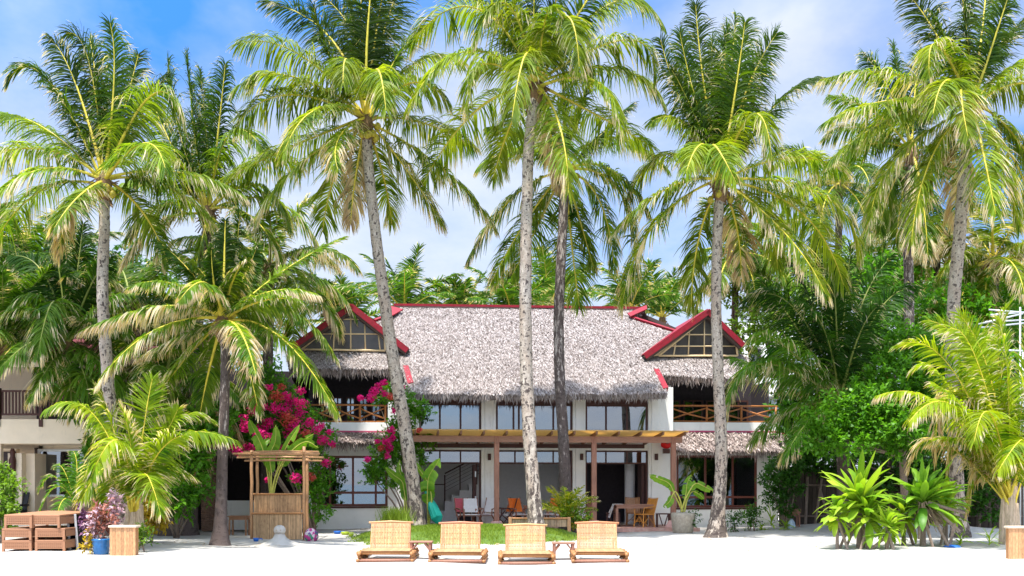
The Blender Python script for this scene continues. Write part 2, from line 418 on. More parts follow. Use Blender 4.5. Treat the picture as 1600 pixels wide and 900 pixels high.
m_trunk_d = mk_trunk('palm_bark_dark', (0.40, 0.345, 0.31), (0.07, 0.05, 0.045), 0.185, (0.20, 0.145, 0.12))

def mk_leaf(name, a, bcol, tr_fac=0.35, tmul=(1.6, 1.7, 0.5), rough=0.4):
    m, t, b = newmat(name)
    n = t.ramp(t.noise(t.coords('Object', (1, 1, 1)), 1.2, 4), [(0.32, 0.0), (0.68, 1.0)])
    c = t.mix(t.math('ADD', t.math('MULTIPLY', t.attr('rnd'), 0.75), t.math('MULTIPLY', n, 0.35), True), a, bcol)
    t.link(c, b.inputs['Base Color']); b.inputs['Roughness'].default_value = rough; b.inputs['Specular IOR Level'].default_value = 0.22
    tr = t.add('ShaderNodeBsdfTranslucent'); mx = t.add('ShaderNodeMixShader', Fac=tr_fac)
    t.link(t.mix(1.0, c, tmul, 'MULTIPLY'), tr.inputs[0])
    t.link(b.outputs[0], mx.inputs[1]); t.link(tr.outputs[0], mx.inputs[2]); t.link(mx.outputs[0], t.n['Material Output'].inputs[0])
    return m
m_leaf_mid = mk_leaf('broad_leaves', (0.035, 0.13, 0.010), (0.14, 0.33, 0.020), .42)
m_leaf_light = mk_leaf('light_leaves', (0.06, 0.15, 0.012), (0.22, 0.34, 0.035))
m_leaf_dark = mk_leaf('dark_leaves', (0.018, 0.062, 0.010), (0.06, 0.17, 0.018))
m_strap = mk_leaf('strap_leaves', (0.10, 0.24, 0.012), (0.38, 0.48, 0.045), 0.4)
m_banana = mk_leaf('banana_leaf', (0.07, 0.20, 0.015), (0.20, 0.36, 0.03), 0.4)
m_bract = mk_leaf('magenta_bracts', (0.62, 0.008, 0.16), (0.90, 0.035, 0.32), 0.4, (1.1, 0.9, 0.9), 0.6)
m_bract_o = mk_leaf('coral_bracts', (0.55, 0.06, 0.06), (0.70, 0.16, 0.10), 0.4, (1.1, 0.9, 0.9), 0.6)
m_yleaf = mk_leaf('yellow_leaves', (0.25, 0.20, 0.015), (0.60, 0.42, 0.03), 0.35, (1.2, 1.1, 0.5))
m_pinkleaf = mk_leaf('pink_white_leaves', (0.45, 0.25, 0.30), (0.75, 0.62, 0.66), 0.3, (1.1, 1, 1))
m_redleaf = mk_leaf('bronze_leaves', (0.16, 0.05, 0.05), (0.45, 0.18, 0.12), 0.3, (1.2, 1, 0.8))
m_stem_y = M('yellow_stem', (0.48, 0.46, 0.09), 0.45, 0.2)
m_branch = M('branch_bark', (0.24, 0.18, 0.14), 0.9, 0.3, (5, 5, 5), 4, 0.4)
m_grass = mk_leaf('grass_blades', (0.10, 0.17, 0.015), (0.25, 0.33, 0.04), 0.3)
m_soil = M('grass_turf', (0.09, 0.15, 0.025), 0.95, 0.35, (2, 2, 2), 5, 0.4)
# ---------------------------------------------------------------- ground
def grid(name, xs, ys, zf, mat):
    nx, ny = len(xs), len(ys)
    V = np.array([(x, y, zf(x, y)) for y in ys for x in xs]); i = np.arange(nx * ny).reshape(ny, nx)
    Q = np.stack([i[:-1, :-1], i[:-1, 1:], i[1:, 1:], i[1:, :-1]], -1).reshape(-1, 4)
    return npmesh(name, V, Q, [mat], smooth=True)
def far_z(x, y):
    e = max(0.0, min(1.0, (70 - abs(y - 30)) / 20)) * max(0.0, min(1.0, (60 - abs(x)) / 10))
    fall = -0.11 * max(0.0, 9 - y) if y < 9 else 0.0
    return gz(x, y) * e + max(fall, -2.5)
xs = [-3000, -800, -200, -80] + list(np.linspace(-40, 40, 201)) + [80, 200, 800, 3000]
ys = [-60, -30, -10, 0, 6] + list(np.linspace(9, 50, 165)) + [60, 80, 150, 500, 3000]
g = grid('sand_beach', xs, ys, far_z, m_sand); tag(g, kind='structure')
m_sea, t, b = newmat('sea_water')
t.link(t.mix(t.noise(t.coords('Object'), 0.05, 3), (0.03, 0.22, 0.27), (0.02, 0.13, 0.24)), b.inputs['Base Color'])
b.inputs['Roughness'].default_value = 0.12
bn = t.add('ShaderNodeBump', Strength=0.4, Distance=0.1); t.link(t.noise(t.coords('Object'), 1.2, 4), bn.inputs['Height']); t.link(bn.outputs[0], b.inputs['Normal'])
mb = MB(); mb.quad((-3000, -4000, -0.35), (3000, -4000, -0.35), (3000, 7, -0.35), (-3000, 7, -0.35)); o = mb.build('sea_water', m_sea); tag(o, kind='structure')
mb = MB(); mb.quad((-3000, -4000, -3), (3000, -4000, -3), (3000, -59, -3), (-3000, -59, -3)); o = mb.build('seabed_ground', m_sand); tag(o, kind='structure')

# lawn mound
LC = (-1.3, 30.9); LA, LB = 3.4, 3.6
def lawn_h(x, y):
    q = ((x - LC[0]) / LA) ** 2 + ((y - LC[1]) / LB) ** 2
    if q >= 1: return None
    k = 1 - q
    return gz(x, y) + 0.31 * min(1.0, k * 1.5) ** 0.7 * (0.80 + 0.30 * min(1, max(0, (y - 27.3) / 5))) + 0.02 * math.sin(x * 3) * math.cos(y * 2.3)
V = []; Q = []
NR, NA = 14, 72
for k in range(NR + 1):
    for j in range(NA):
        a = 2 * math.pi * j / NA; r = 0.999 * (k / NR) ** 0.7
        edge = 1 + 0.04 * math.sin(5 * a) + 0.03 * math.sin(11 * a + 1) + 0.015 * math.sin(29 * a)
        x = LC[0] + LA * r * math.cos(a); y = LC[1] + LB * r * math.sin(a)
        z = lawn_h(x, y) if k < NR else gz(x, y) - 0.06
        V.append((LC[0] + LA * r * math.cos(a) * edge, LC[1] + LB * r * math.sin(a) * edge, z))
for k in range(NR):
    for j in range(NA):
        j2 = (j + 1) % NA; Q.append((k * NA + j, k * NA + j2, (k + 1) * NA + j2, (k + 1) * NA + j))
lawn = npmesh('lawn_mound', V, Q, [m_soil], smooth=True); tag(lawn, kind='structure')
def blades(name, pts, h, w, mat, seed, lean=0.5):
    r = np.random.RandomState(seed); P = np.array(pts); n = len(P)
    a = r.rand(n) * 2 * math.pi; d = np.stack([np.cos(a), np.sin(a), np.zeros(n)], 1)
    a2 = r.rand(n) * 2 * math.pi; l = np.stack([np.cos(a2) * lean, np.sin(a2) * lean, np.ones(n)], 1)
    hh = (h * (0.5 + r.rand(n)))[:, None]; ww = (w * (0.6 + 0.8 * r.rand(n)))[:, None]
    V = np.stack([P - d * ww, P + d * ww, P + l * hh + d * ww * 0.2, P + l * hh - d * ww * 0.2], 1).reshape(-1, 3)
    Q = np.arange(4 * n).reshape(n, 4)
    return npmesh(name, V, Q, [mat], rn=r.rand(n))
r = np.random.RandomState(3); pts = []
while len(pts) < 34000:
    a = r.rand() * 2 * math.pi; q = math.sqrt(r.rand()) * 1.0
    x = LC[0] + LA * q * math.cos(a); y = LC[1] + LB * q * math.sin(a); z = lawn_h(x, y)
    if z is None: continue
    if q > .86 and r.rand() < .35 + .4 * math.sin(a * 17) ** 2: continue
    if y > 32 and r.rand() < 0.5: continue
    pts.append((x, y, z - 0.01))
tag(blades('lawn_grass', pts, 0.055, 0.009, m_grass, 4), 'short bright green grass covering the low lawn mound', 'grass', kind='stuff')

r = np.random.RandomState(12); tuft = []
for k in range(130):
    a = r.rand() * 6.28; e = 1 + abs(r.normal(0, .045)); x0 = LC[0] + LA * e * math.cos(a); y0 = LC[1] + LB * e * math.sin(a)
    for j in range(r.randint(6, 26)): x, y = r.normal(x0, .05), r.normal(y0, .05); tuft.append((x, y, gz(x, y) - .005))
tag(blades('edge_grass', tuft, .07, .009, m_grass, 13, .7), 'stray grass tufts creeping from the lawn edge into the sand', 'grass', kind='stuff')
r = np.random.RandomState(9); lv = []
for (x0, y0, sx_, sy_, n_) in ((6.2, 30.8, 1.0, .5, 45), (-8.0, 27.4, 1.2, .5, 40), (-11.5, 27.5, 1.5, .6, 40), (9.5, 27.5, 2.5, .7, 70), (-1, 27.0, 3.5, .3, 35), (0, 25, 9, 2.0, 40), (9, 33.5, 2.5, .8, 40)):
    for k in range(n_):
        x, y = r.normal(x0, sx_), r.normal(y0, sy_); lv.append((x, y, gz(x, y) + .012))
P_ = np.array(lv); n_ = len(P_); a_ = r.rand(n_) * 6.28; D_ = np.stack([np.cos(a_), np.sin(a_), r.rand(n_) * .25], 1); S_ = np.stack([-np.sin(a_), np.cos(a_), r.rand(n_) * .3], 1) * (.012 + .02 * r.rand(n_))[:, None]; L_ = (.05 + .16 * r.rand(n_))[:, None]
V_ = np.stack([P_, P_ + D_ * L_ * .5 + S_, P_ + D_ * L_, P_ + D_ * L_ * .5 - S_], 1).reshape(-1, 3)
tag(npmesh('fallen_leaves', V_, np.arange(4 * n_).reshape(n_, 4), [m_deadleaf], rn=r.rand(n_)), 'dry leaf bits scattered on the white sand round the trunks', 'leaf litter', kind='stuff')
# ---------------------------------------------------------------- coconut palms
def unit(a): return a / np.maximum(np.linalg.norm(a, axis=-1, keepdims=True), 1e-9)
def resample(P, n):
    P = np.asarray(P, float); s = np.r_[0, np.cumsum(np.linalg.norm(np.diff(P, axis=0), axis=1))]
    q = np.linspace(0, s[-1], n); return np.stack([np.interp(q, s, P[:, k]) for k in range(3)], 1), s[-1]
def make_frond(P, seed, roll=0.0, wid=0.95, sag=0.55, nl=72, base=0.16, lw=0.030, r0=0.040, fwd=0.0):
    """P: points along the rachis. returns V, Q, tuv, rn, midx"""
    r = np.random.RandomState(seed)
    C, L = resample(P, 24)
    T = unit(np.gradient(C, axis=0))
    out = C[-1] - C[0]; out[2] = 0
    if np.linalg.norm(out) < 0.25: out = np.array([math.cos(seed * 2.4), math.sin(seed * 2.4), 0])
    out = out / np.linalg.norm(out)
    S0 = np.cross(out, [0, 0, 1.0])
    S = unit(S0[None] - T * (T @ S0)[:, None]); N = np.cross(S, T)
    rr = roll * np.linspace(0.6, 1.2, 24)[:, None]
    S, N = S * np.cos(rr) + N * np.sin(rr), N * np.cos(rr) - S * np.sin(rr)
    Vs, Qs, Us, Rs, Ms = [], [], [], [], []
    # rachis tube, 5 sides
    rad_ = np.interp(np.linspace(0, 1, 24), [0, .06, .2, 1], [r0 * 2.1, r0 * 1.5, r0, 0.006])
    ang = np.linspace(0, 2 * math.pi, 6)[:5]
    ring = C[:, None] + (S[:, None] * np.cos(ang)[None, :, None] * 1.3 + N[:, None] * np.sin(ang)[None, :, None] * 0.8) * rad_[:, None, None]
    V = ring.reshape(-1, 3); i = np.arange(24 * 5).reshape(24, 5); j = np.roll(i, -1, 1)
    Q = np.stack([i[:-1], j[:-1], j[1:], i[1:]], -1).reshape(-1, 4)
    Vs.append(V); Qs.append(Q); Us.append(np.zeros((len(V), 3))); Rs.append(np.full(len(Q), .5)); Ms.append(np.ones(len(Q), int))
    off = len(V)
    for side in (-1, 1):
        n = nl
        t = np.clip(base + (1 - base) * (np.arange(n) + r.rand(n) * 0.7) / n, 0, 0.998)
        idx = t * 23; k0 = np.minimum(idx.astype(int), 22); f = (idx - k0)[:, None]
        c = C[k0] * (1 - f) + C[k0 + 1] * f; tt = unit(T[k0] * (1 - f) + T[k0 + 1] * f)
        ss = unit(S[k0] * (1 - f) + S[k0 + 1] * f); nn = unit(N[k0] * (1 - f) + N[k0 + 1] * f)
        tn = (t - base) / (1 - base)
        length = wid * np.interp(tn, [0, .12, .35, .7, .92, 1], [.55, .82, 1, .85, .55, .38]) * (0.85 + 0.3 * r.rand(n))
        clump = np.interp(tn, np.linspace(0, 1, 19), r.randn(19)) * 0.22
        fw = np.interp(tn, [0, .5, .9, 1], [.35, .50, 1.1, 2.6]) + clump * 1.5 + r.randn(n) * 0.10 + fwd
        vee = 0.22 + clump + r.randn(n) * 0.12
        D = unit(side * ss + tt * fw[:, None] + nn * vee[:, None] + r.randn(n, 3) * (.05 + .22 * fwd))
        sg = sag * (0.7 + 0.6 * r.rand(n)) * (1 + clump)
        pts = [c]; seg = length / 4
        dirs = []
        for k in range(4):
            g = sg * (0.25 + 0.62 * k)
            d = unit(D + np.stack([r.randn(n) * .05, r.randn(n) * .05, -g], 1)); dirs.append(d)
            pts.append(pts[-1] + d * seg[:, None])
        ws = [0.55, 1.0, 0.85, 0.55, 0.12]
        tw = r.randn(n) * 0.5
        ring = []
        for k in range(5):
            d = dirs[min(k, 3)]
            wdir = unit(tt - d * np.sum(tt * d, 1)[:, None]); bn = np.cross(d, wdir)
            wdir = wdir * np.cos(tw)[:, None] + bn * np.sin(tw)[:, None]
            hw = (lw * ws[k] * (0.8 + 0.4 * length / wid))[:, None] / 1.0
            ring += [pts[k] - wdir * hw, pts[k] + wdir * hw]
        V = np.stack(ring, 1).reshape(-1, 3)
        b0 = off + np.arange(n)[:, None] * 10
        q = np.array([[0, 1, 3, 2], [2, 3, 5, 4], [4, 5, 7, 6], [6, 7, 9, 8]])
        Q = (b0[:, :, None] + q[None]).reshape(-1, 4)
        U = np.zeros((n, 10, 3)); U[:, :, 0] = t[:, None]; U[:, :, 1] = np.repeat(np.arange(5) / 4.0, 2)[None]
        rv = np.clip(0.5 + clump * 1.3 + r.randn(n) * 0.22, 0, 1)
        Vs.append(V); Qs.append(Q); Us.append(U.reshape(-1, 3)); Rs.append(np.repeat(rv, 4)); Ms.append(np.zeros(len(Q), int)); off += len(V)
    return np.vstack(Vs), np.vstack(Qs), np.vstack(Us), np.concatenate(Rs), np.concatenate(Ms)

FS = [100]
def add_frond(parent, P, tint=(1, 1, 1), dry=0.1, rachis=None, **kw):
    FS[0] += 1
    V, Q, U, R, Mi = make_frond(P, FS[0], **kw)
    o = npmesh('frond', V, Q, [m_frond, rachis or m_rachis], parent, U, R, Mi)
    o.color = (*tint, dry); return o
def bez(P0, P1, P2, n=16):
    P0, P1, P2 = map(np.array, (P0, P1, P2)); Cc = 2 * P1 - (P0 + P2) / 2
    t = np.linspace(0, 1, n)[:, None]; return (1 - t) ** 2 * P0 + 2 * t * (1 - t) * Cc + t * t * P2
def auto_curve(C, az, el, length, bend, n=16):
    o = np.array([math.cos(az), math.sin(az), 0.0]); P = [np.array(C, float)]; ds = length / (n - 1)
    for k in range(n - 1):
        e = el - bend * ((k + 0.5) / (n - 1)) ** 1.25
        P.append(P[-1] + (o * math.cos(e) + np.array([0, 0, math.sin(e)])) * ds)
    return np.array(P)
def trunk(parent, pts, r_base, r_top, mat, flare=1.55, name='trunk'):
    P, L = resample(smooth_poly(pts), max(12, int(np.ceil(poly_len(pts) / 0.075))))
    n = len(P); r = np.random.RandomState(int(abs(P[0][0]) * 100) % 9999)
    s = np.linspace(0, L, n)
    rad_ = r_base + (r_top - r_base) * (s / L) ** 0.7
    rad_ = rad_ * (1 + (flare - 1) * np.exp(-s / 0.42))
    ph = np.cumsum(0.95 + 0.35 * r.randn(n)) % (2 * math.pi)
    rad_ = rad_ * (1 + 0.035 * (((s / 0.19) % 1.0) - .5) + 0.02 * r.randn(n))
    NS = 16; a = np.linspace(0, 2 * math.pi, NS + 1)[:NS]
    T = unit(np.gradient(P, axis=0)); A = unit(np.cross(T, [0, 1.0, 0])); B = np.cross(T, A)
    lump = 1 + 0.05 * np.sin(a[None] * 3 + s[:, None] * 0.9) * np.exp(-s / 2.0)[:, None] + 0.02 * np.sin(a[None] * 5 + s[:, None] * 3) + 0.012 * r.randn(n, NS)
    if flare > 1.3: lump = lump + 0.12 * np.maximum(0, np.sin(a[None] * 6 + 1)) * np.exp(-s / 0.22)[:, None]
    R = rad_[:, None] * lump
    V = P[:, None] + A[:, None] * (np.cos(a)[None] * R)[..., None] + B[:, None] * (np.sin(a)[None] * R)[..., None]
    U = np.stack([np.broadcast_to(np.cos(a), (n, NS)), np.broadcast_to(np.sin(a), (n, NS)), np.broadcast_to(s[:, None], (n, NS))], -1) + np.array([P[0][0] * 3 % 7, 0, 0])
    U[..., 0] -= 0
    i = np.arange(n * NS).reshape(n, NS); j = np.roll(i, -1, 1)
    Q = np.stack([i[:-1], j[:-1], j[1:], i[1:]], -1).reshape(-1, 4)
    return npmesh(name, V.reshape(-1, 3), Q, [mat], parent, U.reshape(-1, 3), smooth=True)
def poly_len(p):
    p = np.array(p); return float(np.sum(np.linalg.norm(np.diff(p, axis=0), axis=1)))
def smooth_poly(pts, n=40):
    P = np.array(pts, float)
    if len(P) < 3: return P
    s = np.r_[0, np.cumsum(np.linalg.norm(np.diff(P, axis=0), axis=1))]; q = np.linspace(0, s[-1], n)
    M_ = np.gradient(P, s, axis=0); out = []
    for x in q:
        k = min(np.searchsorted(s, x, 'right') - 1, len(P) - 2); h = s[k + 1] - s[k]; t = (x - s[k]) / h
        out.append((2 * t**3 - 3 * t**2 + 1) * P[k] + (t**3 - 2 * t**2 + t) * h * M_[k] + (-2 * t**3 + 3 * t**2) * P[k + 1] + (t**3 - t**2) * h * M_[k + 1])
    return np.array(out)
def crown_heart(parent, C, n_coco, seed, sc=1.0):
    r = random.Random(seed)
    mb = MB(); C = Vector(C)
    mb.lathe(C + Vector((0, 0, -0.55 * sc)), [(0.12 * sc, 0), (0.2 * sc, 0.18 * sc), (0.24 * sc, 0.42 * sc), (0.2 * sc, 0.62 * sc), (0.07 * sc, 0.95 * sc)], 14, 0.08)
    for k in range(26):       # loose fibre and old leaf bases
        a = r.uniform(0, 6.28); q = C + Vector((math.cos(a) * .17, math.sin(a) * .17, r.uniform(-.4, .2))) * sc
        mb.beam(q, q + Vector((math.cos(a) * .25, math.sin(a) * .25, r.uniform(-.35, .12))) * sc, 0.045 * sc, 0.02 * sc)
    mb.build('crown_heart', m_husk, parent, smooth=False)
    for k in range(n_coco):
        a = r.uniform(3.4, 6.1) if k % 2 == 0 else r.uniform(0, 6.28)
        c = C + Vector((math.cos(a) * r.uniform(.26, .4), math.sin(a) * r.uniform(.26, .4), r.uniform(-.55, -.15))) * sc
        R = 0.105 * sc; mb = MB()
        mb.lathe(c - Vector((0, 0, R)), [(R * .25, 0), (R * .75, R * .35), (R, R * 1.0), (R * .85, R * 1.6), (R * .3, R * 2.15)], 10, 0.03)
        mb.build('coconut', m_coco, parent, smooth=True)
TW = random.Random(11)
def palm(label, d, tpx, r_base, r_top, fronds, auto=0, alen=4.2, mat=None, coco=4, tint=(1, 1, 1), dry=0.1, group='tall coconut palms around the villa',
         dbase=None, sag=0.75, spears=True, auto_el=(70, -35), seed=1, wid=1.15, nl=128, lw=0.0175, flare=1.55, bz=None, heart=1.0, name='coconut_palm', trunk_on=True, aseg=None, rachis=None, bendk=1.0):
    r = random.Random(seed * 77 + 5)
    dbase = dbase or d; n = len(tpx)
    pts = [np.array(W(px, py, dbase + (d - dbase) * i / (n - 1))) for i, (px, py) in enumerate(tpx)]
    base = G(tpx[0][0], dbase)
    if bz is not None: base.z = bz
    pts[0] = np.array(base) + np.array([0, 0, -0.05])
    C = pts[-1]
    root = thing(name, label, 'palm tree', tuple(base), group)
    trunk(root, pts, r_base, r_top, mat or m_trunk, flare)
    crown_heart(root, C, coco, seed, heart)
    for f in fronds:
        (mx, my), (tx, ty) = f[0], f[1]; c = f[2] if len(f) > 2 and f[2] is not None else r.uniform(-0.55, 0.55)
        opt = f[3] if len(f) > 3 else {}
        P2 = np.array(W(tx, ty, d + 3.0 * c)); P1 = np.array(W(mx, my, d + 1.9 * c))
        P0 = C + np.array([0, 0, r.uniform(-0.05, 0.18)])
        P = bez(P0, P1, P2)
        up = (P2[2] - P0[2]) / (np.linalg.norm(P2 - P0) + 1e-6)
        roll = opt.get('roll', r.uniform(-.5, .5) + (r.choice((-1, 1)) * 0.9 if up > 0.75 else 0))
        L = poly_len(P)
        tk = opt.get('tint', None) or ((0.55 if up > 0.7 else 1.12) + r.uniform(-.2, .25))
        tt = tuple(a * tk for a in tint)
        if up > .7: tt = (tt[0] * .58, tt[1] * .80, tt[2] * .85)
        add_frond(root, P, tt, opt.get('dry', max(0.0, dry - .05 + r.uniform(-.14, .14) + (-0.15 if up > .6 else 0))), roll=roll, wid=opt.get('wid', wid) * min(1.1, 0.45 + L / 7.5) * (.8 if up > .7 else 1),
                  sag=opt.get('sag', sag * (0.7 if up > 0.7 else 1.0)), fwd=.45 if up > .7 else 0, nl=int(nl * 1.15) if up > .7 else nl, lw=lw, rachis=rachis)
    for k in range(auto):
        q = k / max(1, auto - 1); az = k * 2.39996 + seed; el = rad(auto_el[0] + (auto_el[1] - auto_el[0]) * q ** 0.8 + r.uniform(-6, 6))
        L = alen * (0.8 + 0.3 * r.random()) * (0.75 if q < 0.12 else 1.0)
        P = auto_curve(C + np.array([0, 0, 0.1]), az, el, L, rad(r.uniform(55, 85)) * (0.55 if q < 0.2 else 1.0) * bendk)
        k_ = 0.72 + 0.45 * q + r.uniform(-.12, .15)
        add_frond(root, P, tuple(a * k_ for a in tint), max(0, dry + r.uniform(-.15, .15) + 0.1 * q), roll=r.uniform(-.4, .4), wid=wid * min(1.1, 0.45 + L / 7.5),
                  sag=sag * (0.5 if q < 0.2 else 1.0), nl=nl, lw=lw, rachis=rachis)
    return root

# P1: tall palm at the far left
palm('tall coconut palm with slightly leaning pale trunk, far left behind the blue pot', 29, [(188, 836), (176, 690), (166, 560), (160, 440), (163, 360), (162, 288)], .20, .145,
     [((72, 122), (12, 128), -.2), ((118, 130), (78, 60), .3), ((140, 100), (103, 52), .1), ((178, 130), (172, 36), -.2), ((196, 165), (216, 85), .3), ((150, 130), (140, 60), .5),
      ((235, 150), (286, 188), -.3, {'sag': .8}), ((62, 196), (-35, 178), .4), ((58, 232), (-70, 262), -.1), ((52, 268), (-40, 352), -.4, {'dry': .35}),
      ((122, 308), (85, 356), -.7, {'dry': .35}), ((222, 224), (258, 262), -.8), ((272, 268), (378, 304), .1), ((258, 290), (345, 362), .5),
      ((112, 328), (92, 398), .2, {'dry': .8}), ((60, 300), (-20, 400), .6), ((222, 330), (262, 410), .6), ((205, 190), (262, 118), .6)],
     tint=(1.0, 1.08, 1.1), dry=.22, coco=6, seed=1)
# P4
palm('tall coconut palm with curved leaning trunk rising beside the lawn, left of the roof centre', 31, [(656, 817), (636, 690), (614, 560), (598, 450), (584, 340), (574, 235), (572, 190)], .235, .15,
     [((515, 58), (415, 4), .3), ((462, 82), (372, 70), .0), ((450, 118), (366, 140), -.4, {'sag': .8}), ((450, 148), (368, 200), -.2), ((496, 170), (443, 240), -.8),
      ((462, 262), (402, 345), .0, {'dry': .25}), ((440, 236), (340, 288), .3), ((525, 270), (504, 362), .5), ((553, 60), (540, -50), .3), ((575, 40), (590, -90), -.1), ((600, 50), (640, -60), .4),
      ((588, 108), (603, 172), -.9, {'sag': .8}), ((545, 95), (536, 130), -.8, {'sag': .9}), ((565, 60), (565, -70), .6), ((588, 50), (612, -80), .2), ((650, 98), (722, 96), .3), ((640, 130), (700, 160), -.4), ((635, 265), (692, 348), .1, {'dry': .3}),
      ((690, 262), (772, 352), .3, {'dry': .25}), ((655, 190), (740, 230), .6), ((520, 100), (490, 10), -.2), ((620, 90), (668, 40), .0), ((600, 280), (612, 350), .7),
      ((530, 215), (528, 265), -.8, {'dry': .45}), ((555, 280), (548, 350), .3, {'dry': .9, 'sag': 1.3}), ((560, 70), (500, -10), .6)], tint=(1, 1, 1), dry=.12, coco=9, seed=4, dbase=32)
# P5
palm('tallest coconut palm with straight pale grey trunk in front of the villa centre', 30, [(840, 812), (830, 720), (823, 600), (821, 470), (823, 330), (828, 210), (837, 138)], .215, .15,
     [((742, 12), (640, 72), .1), ((792, 6), (744, 62), -.3), ((728, 80), (638, 170), -.3), ((755, 100), (733, 174), -.6), ((822, 84), (800, 185), -.9), ((882, 26), (905, 104), -.7),
      ((874, 195), (888, 302), -.8, {'dry': .15}), ((932, 128), (969, 218), -.5), ((978, 62), (1022, 120), -.2), ((960, 106), (1035, 158), .2), ((952, 6), (1032, 34), .2),
      ((800, -10), (770, -110), .3), ((835, 0), (842, -150), .0), ((868, 5), (905, -110), .4), ((745, 172), (660, 288), .5), ((955, 192), (1018, 230), .6), ((790, 30), (720, -40), .5),
      ((905, 20), (960, -60), -.1), ((800, 190), (770, 280), .7), ((850, 40), (862, 10), -.7), ((862, 215), (872, 290), .4, {'dry': .95, 'sag': 1.3})], tint=(1.05, 1.05, .9), dry=.10, coco=5, seed=5, dbase=29.2)
# P6
palm('coconut palm with dark mottled straight trunk just right of the tallest palm', 33.3, [(886, 800), (881, 700), (875, 600), (873, 500), (878, 380), (883, 268)], .20, .15,
     [((805, 305), (733, 402), -.1), ((822, 345), (768, 440), .3), ((840, 352), (800, 430), .6), ((905, 340), (928, 420), .2), ((892, 370), (905, 478), .5), ((968, 300), (992, 442), -.3, {'dry': .3}),
      ((948, 262), (1012, 330), -.4), ((935, 310), (960, 420), .1, {'dry': .2}), ((815, 232), (748, 262), .2), ((820, 215), (765, 200), -.2), ((955, 215), (1040, 260), .3), ((850, 200), (830, 130), .3),
      ((900, 190), (925, 120), -.1), ((940, 210), (985, 165), .4), ((880, 180), (878, 110), .1)], tint=(.72, .85, 1.0), dry=.15, coco=6, mat=m_trunk_d, seed=6, dbase=33.0, bz=0.1)
# P7
palm('coconut palm with flared base on the sand before the right gable', 31, [(1119, 842), (1127, 720), (1123, 600), (1119, 480), (1121, 370), (1125, 288)], .205, .145,
     [((1052, 290), (960, 360), -.3, {'dry': .2}), ((1022, 352), (972, 478), -.1, {'dry': .35}), ((1092, 372), (1080, 480), .3), ((1100, 135), (1087, 8), .0), ((1130, 145), (1136, 40), .3), ((1148, 150), (1164, 35), -.2),
      ((1165, 145), (1214, 52), .1), ((1068, 170), (1032, 62), .3), ((1072, 195), (1018, 190), -.2), ((1216, 160), (1284, 122), .2), ((1176, 178), (1206, 246), -.6, {'sag': .8}), ((1114, 226), (1150, 284), -.9),
      ((1100, 225), (1072, 270), -.8), ((1236, 246), (1320, 270), .2, {'dry': .2}), ((1282, 302), (1344, 398), -.2, {'dry': .2}), ((1226, 364), (1290, 460), -.5, {'dry': .3}), ((1250, 330), (1318, 445), .3),
      ((1048, 240), (985, 300), .5), ((1150, 350), (1158, 430), .4, {'dry': .85, 'sag': 1.3}), ((1115, 150), (1112, 60), .5), ((1140, 130), (1150, 25), .6), ((1085, 150), (1062, 50), -.2), ((1160, 170), (1190, 90), .4), ((1190, 330), (1215, 420), .6), ((1085, 180), (1050, 110), -.3)], tint=(1.05, 1.05, .9), dry=.14, coco=3, seed=7, dbase=31.4, flare=1.95)
# P8
palm('tall coconut palm with smooth pale trunk leaning right at the right edge', 30, [(1500, 838), (1492, 690), (1487, 560), (1491, 460), (1500, 360), (1508, 260), (1519, 170)], .215, .165,
     [((1402, 116), (1286, 124), .1), ((1398, 156), (1292, 190), -.2), ((1400, 182), (1298, 250), .2), ((1466, 70), (1452, 118), -.5), ((1482, 124), (1458, 178), -.8), ((1502, 140), (1512, 212), -.9),
      ((1468, 62), (1412, -20), .3), ((1510, 50), (1495, -60), .0), ((1535, 45), (1545, -70), .4), ((1548, 78), (1580, -20), -.2), ((1578, 106), (1640, 100), .2), ((1590, 130), (1660, 160), -.2),
      ((1575, 200), (1640, 300), -.2), ((1560, 235), (1592, 352), -.3), ((1534, 228), (1556, 335), -.7, {'dry': .3}), ((1455, 248), (1424, 380), -.2, {'dry': .3}), ((1405, 242), (1360, 342), .2, {'dry': .25}),
      ((1570, 60), (1650, 10), .5), ((1470, 230), (1450, 300), .6), ((1490, 90), (1455, 20), -.1), ((1590, 260), (1625, 380), .5), ((1500, 260), (1492, 350), .5, {'dry': .9, 'sag': 1.3})], tint=(1.05, 1.05, .95), dry=.18, coco=0, seed=8, dbase=31)
# P3 small palm in front left
palm('short coconut palm with dark rough trunk and bleached drooping fronds, left of the bamboo booth', 28, [(344, 848), (346, 780), (348, 700), (351, 620), (352, 560), (349, 504)], .165, .12,
     [((262, 478), (128, 516), -.1, {'dry': .55, 'sag': 1.1}), ((242, 516), (152, 600), -.4, {'dry': .4, 'sag': 1.0}), ((322, 442), (280, 470), -.8, {'dry': .45, 'sag': 1.1}), ((440, 425), (536, 372), .3, {'sag': .3, 'wid': .6}),
      ((350, 430), (352, 345), .0), ((335, 450), (330, 385), -.3), ((378, 440), (402, 385), .3), ((446, 482), (526, 560), .1, {'sag': .9}), ((438, 527), (526, 645), -.3), ((382, 560), (404, 645), -.5, {'dry': .3}),
      ((374, 515), (400, 585), -.9, {'dry': .6, 'sag': 1.0}), ((328, 572), (312, 650), .3), ((295, 422), (245, 376), .2), ((290, 560), (230, 640), .5), ((410, 470), (470, 470), -.5),
      ((300, 520), (215, 560), .6, {'dry': .4}), ((365, 420), (375, 330), .3)], tint=(.85, 1.0, .95), dry=.17, coco=0, mat=m_trunk_d, seed=3, sag=.8, dbase=27.6, wid=.82, auto=6, alen=2.7, auto_el=(80, 35), flare=1.9, group='coconut palms left of the villa')
